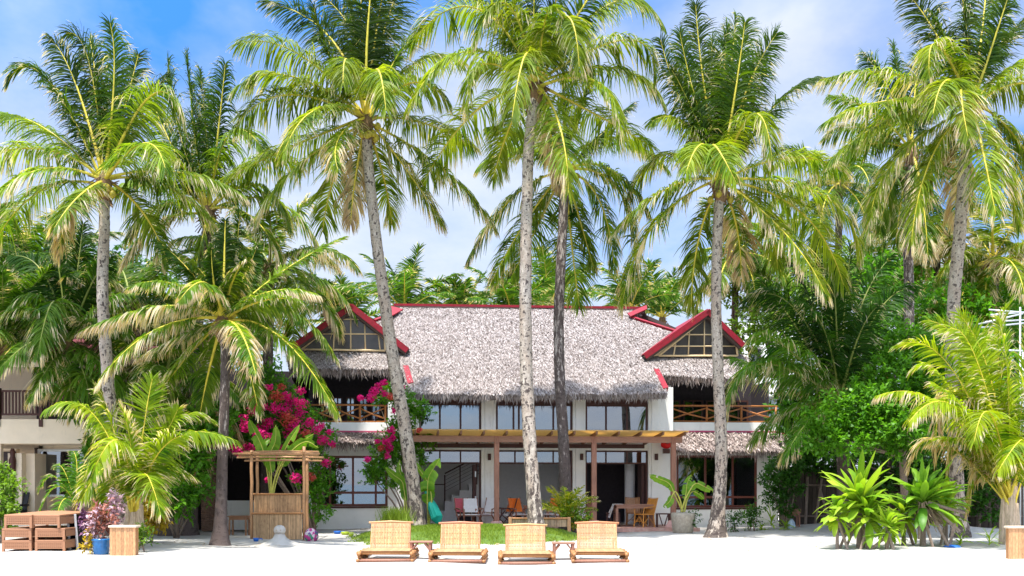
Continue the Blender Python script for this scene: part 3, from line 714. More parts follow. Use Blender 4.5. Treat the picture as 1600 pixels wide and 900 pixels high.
# P2
palm('coconut palm behind and between the two left palms, dark upright leaves at its top', 33, [(298, 820), (301, 700), (306, 560), (315, 440), (326, 335)], .2, .145,
     [((280, 205), (262, 95), .2, {'tint': .6}), ((305, 215), (292, 85), -.2, {'tint': .6}), ((322, 210), (312, 110), .3, {'tint': .6}), ((340, 215), (352, 100), .0, {'tint': .6}), ((300, 240), (330, 160), .5, {'tint': .6}), ((358, 210), (412, 235), -.4),
      ((270, 250), (215, 280), -.2), ((262, 318), (198, 372), -.3, {'dry': .3}), ((252, 345), (192, 412), -.5, {'dry': .5}), ((400, 288), (452, 352), -.2), ((432, 315), (502, 402), .2), ((310, 400), (290, 470), -.2),
      ((370, 380), (420, 450), -.3), ((395, 340), (440, 420), -.6, {'dry': .4}), ((250, 280), (170, 300), .4), ((400, 250), (470, 260), .5), ((345, 390), (360, 470), .4), ((265, 220), (240, 160), .4, {'tint': .7})],
     tint=(.85, .98, 1.0), dry=.18, coco=4, mat=m_trunk_d, seed=2, group='coconut palms left of the villa')
BG = dict(group='coconut palms behind the front row')
# P9, P10 behind right
palm('coconut palm with dark trunk half hidden behind the rightmost pale trunk', 36, [(1421, 840), (1421, 600), (1420, 450), (1419, 330), (1424, 240)], .20, .16,
     [((1395, 150), (1350, 85), .2), ((1410, 150), (1395, 70), .0), ((1430, 140), (1440, 80), .3), ((1372, 180), (1300, 150), -.1), ((1360, 225), (1295, 270), .2), ((1380, 290), (1350, 390), -.3, {'dry': .2}),
      ((1440, 300), (1450, 400), -.4, {'dry': .5}), ((1390, 300), (1375, 360), .4), ((1470, 240), (1520, 320), .3), ((1410, 300), (1400, 380), .6), ((1450, 180), (1480, 130), .5), ((1350, 200), (1290, 215), .6)],
     tint=(.7, .85, 1.0), dry=.15, coco=0, mat=m_trunk_d, seed=9, **BG)
palm('slimmer coconut palm with dark trunk far behind the right edge palm', 42, [(1464, 800), (1463, 600), (1462, 480), (1464, 385)], .19, .15, [], auto=15, alen=3.6, tint=(.8, .9, .8), dry=.2, mat=m_trunk_d, seed=10, coco=0, **BG)
palm('coconut palm at the right edge far behind, yellowing lower fronds', 40, [(1565, 800), (1560, 560), (1552, 410)], .19, .15, [], auto=16, alen=4.0, tint=(1.0, 1.0, .8), dry=.3, mat=m_trunk_d, seed=12, coco=0, **BG)
palm('dark feathery coconut palm far behind, seen left of the right cluster', 46, [(1308, 800), (1308, 500), (1312, 290)], .2, .15, [], auto=16, alen=4.4, tint=(.55, .75, .8), dry=.05, mat=m_trunk_d, seed=13, coco=0, **BG)
palm('coconut palm seen behind the right gable peak, thin dark trunk', 43, [(1148, 800), (1147, 560), (1150, 400)], .17, .13, [], auto=13, alen=3.5, tint=(.8, 1, .8), dry=.15, mat=m_trunk_d, seed=14, coco=0, **BG)
# big dark palm right
palm('low dark green coconut palm spreading huge fronds over the right end of the thatch', 33.5, [(1322, 832), (1318, 720), (1312, 628)], .26, .2,
     [((1190, 568), (1138, 640), -.5, {'dry': .3, 'tint': 1.3}), ((1215, 560), (1150, 600), -.1), ((1240, 480), (1165, 470), .1), ((1250, 520), (1190, 440), .3), ((1270, 480), (1225, 400), -.2), ((1295, 470), (1275, 380), .3),
      ((1320, 480), (1330, 390), .0), ((1345, 480), (1395, 400), .3), ((1370, 490), (1430, 450), -.1), ((1380, 540), (1440, 540), .4), ((1250, 600), (1150, 560), .5), ((1270, 650), (1225, 715), -.5, {'dry': .3, 'tint': 1.5}),
      ((1225, 540), (1180, 520), -.6), ((1290, 520), (1250, 470), -.6), ((1340, 530), (1370, 480), -.5), ((1240, 640), (1175, 690), .2), ((1305, 470), (1300, 400), -.4)],
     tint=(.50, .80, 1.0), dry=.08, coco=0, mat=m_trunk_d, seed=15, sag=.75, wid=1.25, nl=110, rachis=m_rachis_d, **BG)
# left dark masses
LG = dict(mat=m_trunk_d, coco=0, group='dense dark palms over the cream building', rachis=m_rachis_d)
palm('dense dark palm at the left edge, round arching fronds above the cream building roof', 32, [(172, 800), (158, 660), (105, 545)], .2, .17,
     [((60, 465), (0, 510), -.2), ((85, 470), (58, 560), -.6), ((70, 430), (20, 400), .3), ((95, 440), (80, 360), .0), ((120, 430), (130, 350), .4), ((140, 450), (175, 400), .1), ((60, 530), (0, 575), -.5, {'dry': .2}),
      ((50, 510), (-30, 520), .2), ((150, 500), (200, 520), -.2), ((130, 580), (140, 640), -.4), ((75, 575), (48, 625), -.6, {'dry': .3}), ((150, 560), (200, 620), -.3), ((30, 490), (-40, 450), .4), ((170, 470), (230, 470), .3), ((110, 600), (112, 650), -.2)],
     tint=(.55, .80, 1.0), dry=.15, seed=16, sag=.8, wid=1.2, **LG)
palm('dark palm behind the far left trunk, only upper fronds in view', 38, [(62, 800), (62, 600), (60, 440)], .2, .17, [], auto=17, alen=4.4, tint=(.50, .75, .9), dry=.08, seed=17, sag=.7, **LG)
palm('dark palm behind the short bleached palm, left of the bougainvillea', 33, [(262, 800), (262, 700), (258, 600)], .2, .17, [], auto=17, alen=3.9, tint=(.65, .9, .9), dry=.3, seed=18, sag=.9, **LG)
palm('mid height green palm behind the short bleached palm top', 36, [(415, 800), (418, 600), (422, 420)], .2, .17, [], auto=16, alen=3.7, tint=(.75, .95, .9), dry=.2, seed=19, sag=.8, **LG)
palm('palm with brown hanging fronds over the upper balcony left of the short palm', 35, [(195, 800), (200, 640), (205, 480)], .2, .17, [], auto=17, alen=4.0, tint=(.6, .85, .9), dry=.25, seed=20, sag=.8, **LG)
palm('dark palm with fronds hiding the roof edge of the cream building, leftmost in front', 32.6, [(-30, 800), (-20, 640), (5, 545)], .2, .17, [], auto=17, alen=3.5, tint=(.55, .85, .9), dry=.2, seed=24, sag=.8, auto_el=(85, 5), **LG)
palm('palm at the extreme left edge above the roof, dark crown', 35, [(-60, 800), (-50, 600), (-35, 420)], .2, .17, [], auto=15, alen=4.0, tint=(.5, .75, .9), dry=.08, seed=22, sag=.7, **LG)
# palm tops behind the roof ridge
for i, (px, py, d, L, lab) in enumerate([(512, 472, 60, 3.0, 'small palm top showing behind the left gable peak'), (545, 505, 62, 2.8, 'lowest palm top behind the left gable, mostly hidden'),
        (632, 476, 58, 3.6, 'upright palm top behind the ridge, right of the leaning trunk'), (722, 478, 60, 3.2, 'palm top behind the middle of the ridge, second from left'),
        (800, 482, 56, 3.0, 'palm top behind the ridge left of the tallest trunk'), (858, 474, 60, 3.7, 'spiky palm top behind the ridge between the two centre trunks'),
        (985, 470, 57, 3.4, 'loose palm top behind the right end of the ridge'), (1035, 484, 62, 3.2, 'palm top behind the roof end, left of the right gable')]):
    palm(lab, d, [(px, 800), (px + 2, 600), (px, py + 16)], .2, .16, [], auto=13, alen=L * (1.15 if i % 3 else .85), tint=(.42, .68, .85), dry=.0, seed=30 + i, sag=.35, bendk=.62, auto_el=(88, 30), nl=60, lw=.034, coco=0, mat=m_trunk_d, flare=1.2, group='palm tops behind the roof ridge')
palm('blue green palm far off at the right edge under the sky gap', 60, [(1590, 800), (1590, 600), (1588, 470)], .2, .16, [], auto=14, alen=4.5, tint=(.6, .9, 1.1), dry=.06, seed=41, nl=60, lw=.034, coco=0, mat=m_trunk_d, flare=1.2, group='coconut palms behind the front row')
palm('palm far behind the right cluster between the two dark trunks', 50, [(1385, 800), (1385, 600), (1380, 420)], .2, .16, [], auto=14, alen=4.2, tint=(.7, .95, .9), dry=.1, seed=42, nl=64, lw=.032, coco=0, mat=m_trunk_d, flare=1.2, group='coconut palms behind the front row')
palm('palm far behind at the right, between pale trunk and the frame edge, drooping crown', 48, [(1515, 800), (1515, 600), (1512, 440)], .2, .16, [], auto=14, alen=4.0, tint=(.7, .95, .9), dry=.2, seed=43, nl=64, lw=.032, coco=0, mat=m_trunk_d, flare=1.2, group='coconut palms behind the front row')

# young palms on the sand: no tall trunk
YG = 'young palms on the sand'
def young(label, d, cpx, cpy, fronds, seed, tint, dry, base_px, sag=.6):
    r = random.Random(seed)
    base = G(base_px, d); C = W(cpx, cpy, d)
    root = thing('young_coconut_palm', label, 'palm tree', tuple(base), YG)
    mb = MB()
    for k in range(7):            # old split leaf sheaths
        a = k * 0.9 + .3; p = base + Vector((math.cos(a) * .14, math.sin(a) * .12, -.03)); q = C + Vector((math.cos(a) * .16, math.sin(a) * .12, r.uniform(-.25, .3)))
        mb.tube([p, (p + q) / 2 + Vector((r.uniform(-.06, .06), 0, 0)), q], [.13, .11, .06], 7, wob=.15)
    mb.build('trunk', M('young_trunk_bark_%d' % seed, (0.50, 0.38, 0.27), .9, .35, (8, 8, 1.5), 4, .5), root)
    for f in fronds:
        (mx, my), (tx, ty), c = f[0], f[1], f[2]; opt = f[3] if len(f) > 3 else {}
        P = bez(np.array(C) + np.array([r.uniform(-.1, .1), r.uniform(-.1, .1), -.3]), W(mx, my, d + 1.6 * c), W(tx, ty, d + 2.5 * c))
        up = (P[-1][2] - P[0][2]) / (poly_len(P) + 1e-6); k_ = r.uniform(.85, 1.2)
        add_frond(root, P, tuple(a * k_ for a in tint), opt.get('dry', max(0, dry + r.uniform(-.1, .1))), roll=opt.get('roll', r.uniform(-.5, .5) + (1.2 if up > .85 else 0)), wid=opt.get('wid', .8), sag=opt.get('sag', sag * (.3 if up > .8 else 1)), nl=96, lw=.02, base=.22, r0=.026)
    return root
young('young yellow green palm with trunk of pale split sheaths behind the bamboo planter box, left', 26, 210, 790,
      [((150, 652), (72, 640), -.1, {'dry': .1, 'sag': .9}), ((188, 690), (142, 745), -.7, {'dry': .3, 'sag': .9}), ((222, 690), (238, 592), .1, {'roll': 1.5}), ((262, 690), (368, 688), .0, {'sag': .9}), ((250, 700), (278, 640), .3),
       ((175, 730), (128, 780), -.5), ((240, 740), (300, 745), .4), ((180, 680), (150, 610), .5, {'sag': .3}), ((205, 700), (190, 640), -.3, {'dry': .4}), ((240, 720), (285, 680), -.4), ((225, 740), (250, 800), -.6, {'dry': .3}), ((190, 740), (160, 800), .3, {'dry': .3}),
       ((260, 670), (330, 655), .5)], 61, (1.3, 1.35, .9), .12, 208, sag=.45)
young('young bright yellow green palm fanned out at the right edge above the pale bamboo post', 27, 1578, 775,
      [((1490, 580), (1402, 540), .1, {'sag': .35}), ((1480, 640), (1372, 618), -.2, {'dry': .35, 'sag': .9}), ((1500, 640), (1420, 660), -.6, {'dry': .1, 'sag': .9}), ((1470, 690), (1420, 730), .3, {'dry': .75}), ((1550, 600), (1498, 490), .3, {'roll': 1.2, 'sag': .2}), ((1575, 600), (1560, 500), -.2, {'roll': 1.3, 'sag': .2}),
       ((1600, 600), (1612, 500), .2, {'roll': 1.3}), ((1640, 640), (1690, 600), .0), ((1550, 650), (1522, 690), -.8), ((1600, 690), (1560, 735), -.8, {'sag': .9}), ((1530, 580), (1450, 500), .5, {'sag': .3}), ((1520, 660), (1460, 600), -.4, {'sag': .5}),
       ((1620, 620), (1650, 540), .4), ((1630, 700), (1680, 760), -.3), ((1540, 680), (1500, 620), .2, {'dry': .4}), ((1560, 560), (1580, 470), .5, {'roll': 1.0}), ((1640, 660), (1700, 690), .4), ((1490, 610), (1462, 720), .4, {'dry': .8, 'sag': 1.0}), ((1520, 620), (1480, 740), .2, {'dry': .6, 'sag': 1.0}), ((1515, 700), (1455, 690), .1, {'dry': .3}), ((1545, 700), (1510, 800), .3, {'dry': .5, 'sag': 1.0}), ((1525, 560), (1475, 520), .0, {'sag': .3}), ((1480, 600), (1425, 580), .5, {'sag': .5})], 62, (1.6, 1.6, .75), .10, 1576, sag=.55)
# ---------------------------------------------------------------- the thatched villa (house frame: u along the front, v into depth)
villa = thing('villa', 'white two storey beach villa with grey thatched roof, red trimmed gables and glass front', 'house', (0, OY + 3, 0))
def HB(): return MB(HM)
FLZ = 0.15
# right wing / left wing plane
VW = 0.6
uL0, uL1 = hu(655, 0), hu(752, 0); uM0, uM1 = hu(775, 0), hu(895, 0); uR0, uR1 = hu(915, 0), hu(1013, 0)
uA = hu(606, 0); uB = hu(1052, 0)                      # main block ends
uWR = hu(1216, VW); uWL = hu(300, VW)                  # wing ends
ZT, ZH, ZM = 2.87, 2.37, 3.05                          # transom top, opening head, spandrel
ZU0, ZU1 = 3.55, 5.05                                  # upper windows
mb = HB(); mb.box(uA - .1, uB + .1, -3.1, 0.0, 0.02, FLZ)
mb.build('patio_floor', m_tile, villa, bevel=.01)
mb = HB(); mb.box(uA, uB, 0.0, 8.0, 0.0, FLZ - .003); mb.build('interior_floor', m_floor_in, villa)
mb = HB()
T = .30
for a, b in ((uA, uL0), (uL1, uM0), (uM1, uR0), (uR1, uB)): mb.box(a, b, 0, T, FLZ - .2, 5.2)
for a, b in ((uL0, uL1), (uM0, uM1), (uR0, uR1)):
    mb.box(a, b, 0.002, T, ZT, ZU0); mb.box(a, b, .002, T, ZU1, 5.2)
mb.build('front_wall', m_white, villa, bevel=.012)
for a, b in ((uL1, uM0), (uM1, uR0), (uR1, uR1 + .5)):   # raised pilasters
    mb = HB(); c = (a + b) / 2; w = min(.14, (b - a) / 3); mb.box(c - w, c + w, -.05, -.001, FLZ, 5.0)
    mb.build('pilaster', m_white, villa, bevel=.01)
mb = HB()                                              # inside: back wall, ceiling, upper floor, sides
mb.box(uA, uB, 4.6, 4.75, 0, 7.0); mb.box(uA, uB, T, 6, ZM, 3.35); mb.box(uA + .001, uA + .15, T, 6, 0, 5.2); mb.box(uB - .15, uB - .001, T, 6, 0, 5.2)
mb.box(uA, uB, T, 6.0, 5.2, 5.3)
mb.box(uM1 + .15, uM1 + .3, T + .002, 6.0, FLZ, ZM)
mb.build('interior_wall', m_inner, villa)
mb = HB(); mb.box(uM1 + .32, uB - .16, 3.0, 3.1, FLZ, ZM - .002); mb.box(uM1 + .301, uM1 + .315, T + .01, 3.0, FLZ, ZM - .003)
mb.build('interior_wall', m_dark, villa)  # dark wall copies, the right bay's shade is in their colour
# column inside the right bay
mb = HB(); u, z = hp(984, 700, 1.6); mb.lathe((u, 1.6, FLZ), [(.2, 0), (.2, 2.9)], 20); mb.build('column', m_inner, villa, smooth=False)
# staircase in the left bay
mb = HB(); v = 2.6
steps = [(672, 695, 798), (695, 706, 783), (706, 718, 774), (718, 733, 766), (733, 748, 757)]
for a, b, y in steps:
    u0, z = hp(a, y, v); u1, _ = hp(b, y, v); mb.box(u0, u1 + .001, v, v + 1.1, FLZ, z)
mb.build('stair', m_inner, villa)
mb = HB(); 
u0, z0 = hp(714, 812, v - .02); u1, z1 = hp(736, 812, v - .02); top = hp(725, 787, v)[1]
arc = [(u0, v - .02, FLZ), (u1, v - .02, FLZ)] + [((u0 + u1) / 2 + (u1 - u0) / 2 * math.cos(a), v - .02, top - .25 + .25 * math.sin(a)) for a in np.linspace(0, math.pi, 9)]
mb.prism(arc, (0, .015, 0)); mb.build('niche', m_dark, villa)  # flat dark sheet on the stair front, painted shade of an arched recess
mb = HB(); r0 = hp(695, 740, v); r1 = hp(735, 722, v)
for px, y0, y1 in ((695, 742, 798), (719, 728, 766), (745, 712, 757)):
    u, za = hp(px, y0, v); _, zb = hp(px, y1, v); mb.box(u - .025, u + .025, v + .03, v + .08, zb, za)
mb.beam((r0[0], v + .05, r0[1]), (r1[0] + .4, v + .05, r1[1] + .28), .05, .05)
u, z = hp(660, 757, v); mb.beam((u, v + .05, z), (r0[0], v + .05, z), .04, .04)
for k in range(5):
    mb.beam((r0[0], v + .05, r0[1] - .12 - .14 * k), (r1[0] + .4, v + .05, r1[1] + .16 - .14 * k), .012, .012)
mb.build('stair_rail', m_frame, villa)
mb = HB(); mb.prism([(uM0 + .05, 3.3, ZM - .01), (uM0 + 1.2, 3.3, ZM - .01), (uM0 + .05, 3.3, ZM - 1.0)], (0, .9, 0)); mb.build('stair', m_white, villa)
# windows and doors of the main block
def frame_grid(mb, u0, u1, z0, z1, v, cols, rows, w=.06, dep=.08):
    mb.box(u0, u0 + w, v, v + dep, z0, z1); mb.box(u1 - w, u1, v, v + dep, z0, z1)
    mb.box(u0 + w, u1 - w, v, v + dep, z1 - w, z1); mb.box(u0 + w, u1 - w, v, v + dep, z0, z0 + w)
    for c in cols: x = u0 + (u1 - u0) * c; mb.box(x - w * .45, x + w * .45, v + .01, v + dep - .01, z0 + w, z1 - w)
    for r in rows: z = z0 + (z1 - z0) * r; mb.box(u0 + w, u1 - w, v + .005, v + dep - .005, z - w * .5, z + w * .5)
def window(name, u0, u1, z0, z1, v, cols, rows, gm, w=.06, fm=None):
    mb = HB(); frame_grid(mb, u0, u1, z0, z1, v, cols, rows, w); f = mb.build(name, fm or m_frame, villa)
    g = HB(); g.box(u0 + w * .6, u1 - w * .6, v + .035, v + .045, z0 + w * .6, z1 - w * .6); g.build('pane', gm, f); return f
for a, b in ((uL0, uL1), (uM0, uM1), (uR0, uR1)):
    cols = [1 / 3, 2 / 3] if b - a < 2.6 else [.23, .3, .5, .75]
    window('window', a, b, ZU0, 4.56, .08, cols, [], m_glass, w=.075)
    mb = HB(); mb.box(a, b, .06, .2, 4.561, ZU1); mb.build('head_shade_band', m_frame, villa)  # added dark band, stands in for shade and eave reflection at the window top
    window('transom_window', a, b, ZH, ZT, .10, [1 / 3, 2 / 3] if b - a < 2.6 else [.25, .5, .75], [], m_glass)
    mb = HB(); mb.box(a, a + .07, .1, .2, FLZ, ZH); mb.box(b - .07, b, .1, .2, FLZ, ZH)
    mb.build('door_frame', m_frame, villa)
    c = HB()                                            # curtains upstairs
    for s in ((a + .1, a + .45), (b - .45, b - .1), ((a + b) / 2 - .15, (a + b) / 2 + .15)):
        n = 10; P = [(s[0] + (s[1] - s[0]) * i / n, .5 + .05 * (i % 2)) for i in range(n + 1)]
        for p, q in zip(P, P[1:]): c.quad((p[0], p[1], ZU0 - .1), (q[0], q[1], ZU0 - .1), (q[0], q[1], ZU1), (p[0], p[1], ZU1))
    c.build('curtain', m_curtw, villa)
# folded door leaf in bay 1 and bay 3
for u in (uL1 - .28, uR1 - .2):
    mb = HB(); mb.box(u, u + .12, .25, .85, FLZ + .02, ZH - .02); mb.build('folded_door', m_frame, villa)
mb = HB(); mb.box(uL1 - .22, uL1 - .17, .22, .249, 1.0, 1.2); mb.box(uL1 - .22, uL1 - .17, .22, .249, 1.9, 2.1); mb.build('door_handle', m_metal_w, villa)
# wall lights
for px in (764.5, 908.5, 1025):
    u, z0 = hp(px, 719, -.05); _, z1 = hp(px, 709, -.05)
    mb = HB(); mb.box(u - .055, u + .055, -.16, -.052, z0, z1); mb.build('wall_lamp', m_frame, villa, bevel=.008)

# wings -----------------------------------------------------------------
def wing(side):
    if side > 0:
        u0, u1 = uB + .002, uWR; wx = (1057, 1183); wy = (711, 793)
    else:
        u0, u1 = hu(478, VW), uA - .002; wx = (497, 606); wy = (712, 791)
    a, z1 = hp(wx[0], wy[0], VW); b, z0 = hp(wx[1], wy[1], VW)
    a = max(a, u0 + .02); b = min(b, u1 - .02)
    zf = hp(sum(wx) / 2, 668, VW)[1]
    zp0, zp1 = hp((wx[0] + wx[1]) / 2, 674, VW - .1)[1], hp((wx[0] + wx[1]) / 2, 660, VW - .1)[1]
    mb = HB()
    mb.box(u0, a, VW, VW + .25, 0, zp0); mb.box(b, u1, VW, VW + .25, 0, zp0); mb.box(a, b, VW + .001, VW + .25, 0, z0); mb.box(a, b, VW + .001, VW + .25, z1, zp0)
    e = u1 if side > 0 else u0
    mb.box(min(e, e - .25 * side), max(e, e - .25 * side), VW + .25, 6.5, 0, zp0)
    mb.build('wing_wall', m_white, villa, bevel=.01)
    mb = HB(); mb.box(u0, u1, VW + .26, 6.4, FLZ - .1, FLZ); mb.box(u0, u1, VW + .26, 6.4, zp0 - .25, zp0 - .002); mb.box(u0, u1, 6.4, 6.5, 0, 6.5)
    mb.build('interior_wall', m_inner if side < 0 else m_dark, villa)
    # balcony parapet, red line and back wall of the recess
    mb = HB(); mb.box(u0, u1 + (.02 if side > 0 else 0), VW - .12, VW + .1, zp0, zp1); mb.box(min(e, e - .2 * side), max(e, e - .2 * side), VW + .1, 3.2, zp0, zp1)
    mb.box(u0, u1, VW + .1, 3.2, zp0, zp0 + .12); mb.build('parapet', m_white, villa, bevel=.012)
    mb = HB(); mb.box(u0, u1 + (.02 if side > 0 else 0), VW - .14, VW - .121, zp0 - .05, zp0 + .02); mb.build('red_trim', m_pink, villa)
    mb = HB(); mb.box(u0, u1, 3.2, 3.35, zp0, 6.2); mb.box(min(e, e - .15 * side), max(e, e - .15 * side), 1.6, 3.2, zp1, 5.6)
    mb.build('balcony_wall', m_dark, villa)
    n = 5 if side < 0 else 4
    for k in range(n):       # upper doors in the recess
        x0 = u0 + .3 + k * (u1 - u0 - .5) / n; x1 = x0 + (u1 - u0 - .5) / n - .12
        window('balcony_window', x0, x1, zp0 + .2, 5.0, 3.05, [.5], [.78], m_glass if (side < 0 and k in (0, 1, 2)) else m_glass_d)
    # rustic railing
    mb = HB(); zr0, zr1 = zp1 + .03, zp1 + .62
    us = np.linspace(u0 + .1, u1 - .1, 4 if side > 0 else 4)
    mb.tube([(u0 + .02, VW, zr1), ((u0 + u1) / 2, VW, zr1 + .015), (u1 - .02, VW, zr1)], .035, 8)
    mb.tube([(u0 + .02, VW, zr0 + .02), ((u0 + u1) / 2, VW, zr0), (u1 - .02, VW, zr0 + .02)], .025, 8)
    for x in us: mb.tube([(x, VW, zp1 - .02), (x + .01, VW, zr1)], .04, 8)
    for x, y in zip(us, us[1:]):
        m_ = (x + y) / 2
        mb.tube([(x, VW - .01, zr1 - .1), (m_, VW - .02, (zr0 + zr1) / 2 - .02), (y, VW - .01, zr0 + .12)], [.03, .035, .028], 7)
        mb.tube([(x, VW + .02, zr0 + .1), (m_, VW + .03, (zr0 + zr1) / 2 + .03), (y, VW + .02, zr1 - .08)], [.03, .03, .028], 7)
    mb.build('balcony_railing', m_rail, villa, smooth=True)
    # ground windows
    f = window('window', a, b, z0, z1, VW + .03, [.36, .70] if side > 0 else [.17, .5, .83], [.27] if side < 0 else [.2], m_glass if side < 0 else m_glass_d, w=.085, fm=M('window_frame_%d' % (side + 1), (.16, .05, .035), .5, .25, (6, 6, 2), 6))
    mb = HB(); mb.box(a - .05, b + .05, VW - .05, VW + .02, z0 - .07, z0 - .003); mb.build('window_sill', m_frame, villa)
    # lower thatch awning
    ze0 = hp(sum(wx) / 2, 702 if side > 0 else 690, VW - 1.1)[1]; zt = zp0 - .04
    A = [(u0 - (.0 if side > 0 else .9), VW - 1.1), (u1 + (.9 if side > 0 else -.02), VW - 1.1)]
    return u0, u1, zt, ze0, zp0
WR = wing(1); WL = wing(-1)

# thatch -----------------------------------------------------------------
def in_poly(x, y, P):
    c = False; n = len(P); j = n - 1
    for i in range(n):
        if (P[i][1] > y) != (P[j][1] > y) and x < (P[j][0] - P[i][0]) * (y - P[i][1]) / (P[j][1] - P[i][1]) + P[i][0]: c = not c
        j = i
    return c
def straws(poly, fn, down, seed, dens, L=(.16, .34), w=(.010, .022), lift=.10, spread=.35):
    """fn(a,b)->xyz on the surface; down(a,b)->(down vec, side vec, normal)"""
    r = np.random.RandomState(seed); xs_ = [p[0] for p in poly]; ys_ = [p[1] for p in poly]
    A = (max(xs_) - min(xs_)) * (max(ys_) - min(ys_)); n = int(A * dens); V = []; R = []
    for k in range(n):
        a = r.uniform(min(xs_), max(xs_)); b = r.uniform(min(ys_), max(ys_))
        if not in_poly(a, b, poly): continue
        p = fn(a, b); dn, sd_, nm = down(a, b); l = r.uniform(*L); ww = r.uniform(*w)
        dd = (dn + sd_ * r.normal(0, spread) + nm * (lift * r.uniform(0, 2.4))).normalized()
        s = dd.cross(nm).normalized(); s = (s + nm * r.uniform(-.7, .7)).normalized() * ww
        p = p + nm * r.uniform(.0, .035); q = p + dd * l; m_ = p + dd * l * .5 + nm * .012
        V += [p - s * .6, p + s * .6, m_ + s, m_ - s, q - s * .25, q + s * .25]
        R.append(r.beta(1.3, 1.6))
    return V, R
def build_straws(name, V, R, mat, parent, xf=HM):
    n = len(R); i = np.arange(n)[:, None] * 6
    Q = np.concatenate([i + np.array([0, 1, 2, 3]), i + np.array([3, 2, 5, 4])], 1).reshape(-1, 4)
    return npmesh(name, np.array([tuple(v) for v in V]), Q, [mat], parent, rn=np.repeat(R, 2), xf=xf)
def fringe(path, nrm, seed, dens=70, L=(.15, .42), layers=3):
    """hanging ends along an eave path (list of xyz), nrm: outward horizontal vec"""
    r = np.random.RandomState(seed); V = []; R = []
    for a, b in zip(path, path[1:]):
        a = Vector(a); b = Vector(b); n = int((b - a).length * dens * layers); t = (b - a).normalized()
        for k in range(n):
            lay = r.randint(layers); p = a.lerp(b, r.rand()) - Vector(nrm) * lay * .06 + Vector((0, 0, .07 - .05 * lay + r.uniform(0, .06)))
            clump = .5 + .5 * math.sin(p.x * 7.3 + lay) * math.sin(p.x * 3.1 + 2)
            l = r.uniform(*L) * (.55 + .6 * clump * r.rand()); ww = r.uniform(.008, .02)
            d = (Vector((0, 0, -1)) + t * r.normal(0, .22) + Vector(nrm) * r.uniform(-.05, .45)).normalized()
            s = (t + Vector(nrm) * r.uniform(-.5, .5)).normalized() * ww
            m_ = p + d * l * .5; q = p + d * l
            V += [p - s, p + s, m_ + s * .9, m_ - s * .9, q - s * .15, q + s * .15]; R.append(r.beta(1.3, 1.8) * .9)
    return V, R
# main roof plane z = ZE + SL*(v+1)
SL = 0.7145; ZE = 4.93; VE = -1.0
def rp(px, py):
    k = (px - CX) / F; m_ = (HY - py) / F
    y = (EYE - ZE - SL * (1 - OY * C6)) / (SL * (C6 - k * S6) - m_) if abs(SL * (C6 - k * S6) - m_) > 1e-9 else 40
    v = -k * y * S6 + (y - OY) * C6; u = k * y * C6 + (y - OY) * S6
    return (u, v)
def rp(px, py):
    k = (px - CX) / F; m_ = (HY - py) / F
    # world y solves: EYE + m*y = ZE + SL*( -k*y*S6 + (y-OY)*C6 + 1 )
    y = (ZE + SL * (1 - OY * C6) - EYE) / (m_ - SL * (C6 - k * S6))
    return (k * y * C6 + (y - OY) * S6, -k * y * S6 + (y - OY) * C6)
RP = [rp(*q) for q in ((617, 479), (700, 480), (850, 481), (1008, 484), (984, 497), (1050, 518), (1168, 556), (1166, 589), (1100, 588), (1023, 582), (1042, 612), (960, 613), (800, 614), (700, 613), (639, 611), (629, 574), (520, 574), (452, 573), (448, 548), (540, 518), (605, 496))]
rz = lambda v: ZE + SL * (v + 1)
nrm = Vector((0, -SL, 1)).normalized(); dnv = Vector((0, -1, -SL)).normalized()
roof = None
mb = HB(); mb.prism([(u, v, rz(v) - .03) for u, v in RP], tuple(-nrm * .26)); roof = mb.build('thatched_roof', m_thatch, villa)
V, R = straws(RP, lambda a, b: Vector((a, b, rz(b) - .03)), lambda a, b: (dnv, Vector((1, 0, 0)), nrm), 5, 1000, L=(.13, .28), w=(.008, .017))
build_straws('thatch_straw', V, R, m_thatch, roof)
eave = [(RP[i][0], RP[i][1] - .02, rz(RP[i][1]) - .1) for i in (10, 11, 12, 13, 14)]
V, R = fringe(eave, (0, -1, 0), 6, 75)
build_straws('eave_fringe', V, R, m_thatch, roof)
for ids, sd_ in (((7, 8, 9), 8), ((15, 16, 17), 9)):
    V, R = fringe([(RP[i][0], RP[i][1] - .02, rz(RP[i][1]) - .1) for i in ids], (0, -1, 0), sd_, 75, (.18, .5))
    build_straws('eave_fringe', V, R, m_thatch_b, roof)
# rear slope and hips
vr = RP[1][1]; zr = rz(vr); mb = HB()
i0, i3, i6, i7, i17, i18 = RP[0], RP[3], RP[6], RP[7], RP[17], RP[18]
for q in ([(i0[0], vr + .05, zr - .05), (i3[0], vr + .05, zr - .05), (i6[0], 2 * vr + .8, rz(VE) + .2), (i18[0], 2 * vr + .8, rz(VE) + .2)],
          [(i3[0] - .1, i3[1], zr - .1), (i6[0], i6[1], rz(i6[1]) - .1), (i7[0], i7[1], rz(i7[1]) - .1), (i6[0], 2 * vr + .8, rz(VE) + .2)],
          [(i0[0] + .1, i0[1], zr - .1), (i18[0], i18[1], rz(i18[1]) - .1), (i17[0], i17[1], rz(i17[1]) - .1), (i18[0], 2 * vr + .8, rz(VE) + .2)]): mb.prism(q, (0, 0, -.15))
mb.build('rear_roof', m_thatch_b, villa)
mb = HB(); mb.box(uWL + 2, uWR, 6.5, 6.7, 0, 5.4); mb.build('rear_wall', m_white, villa)
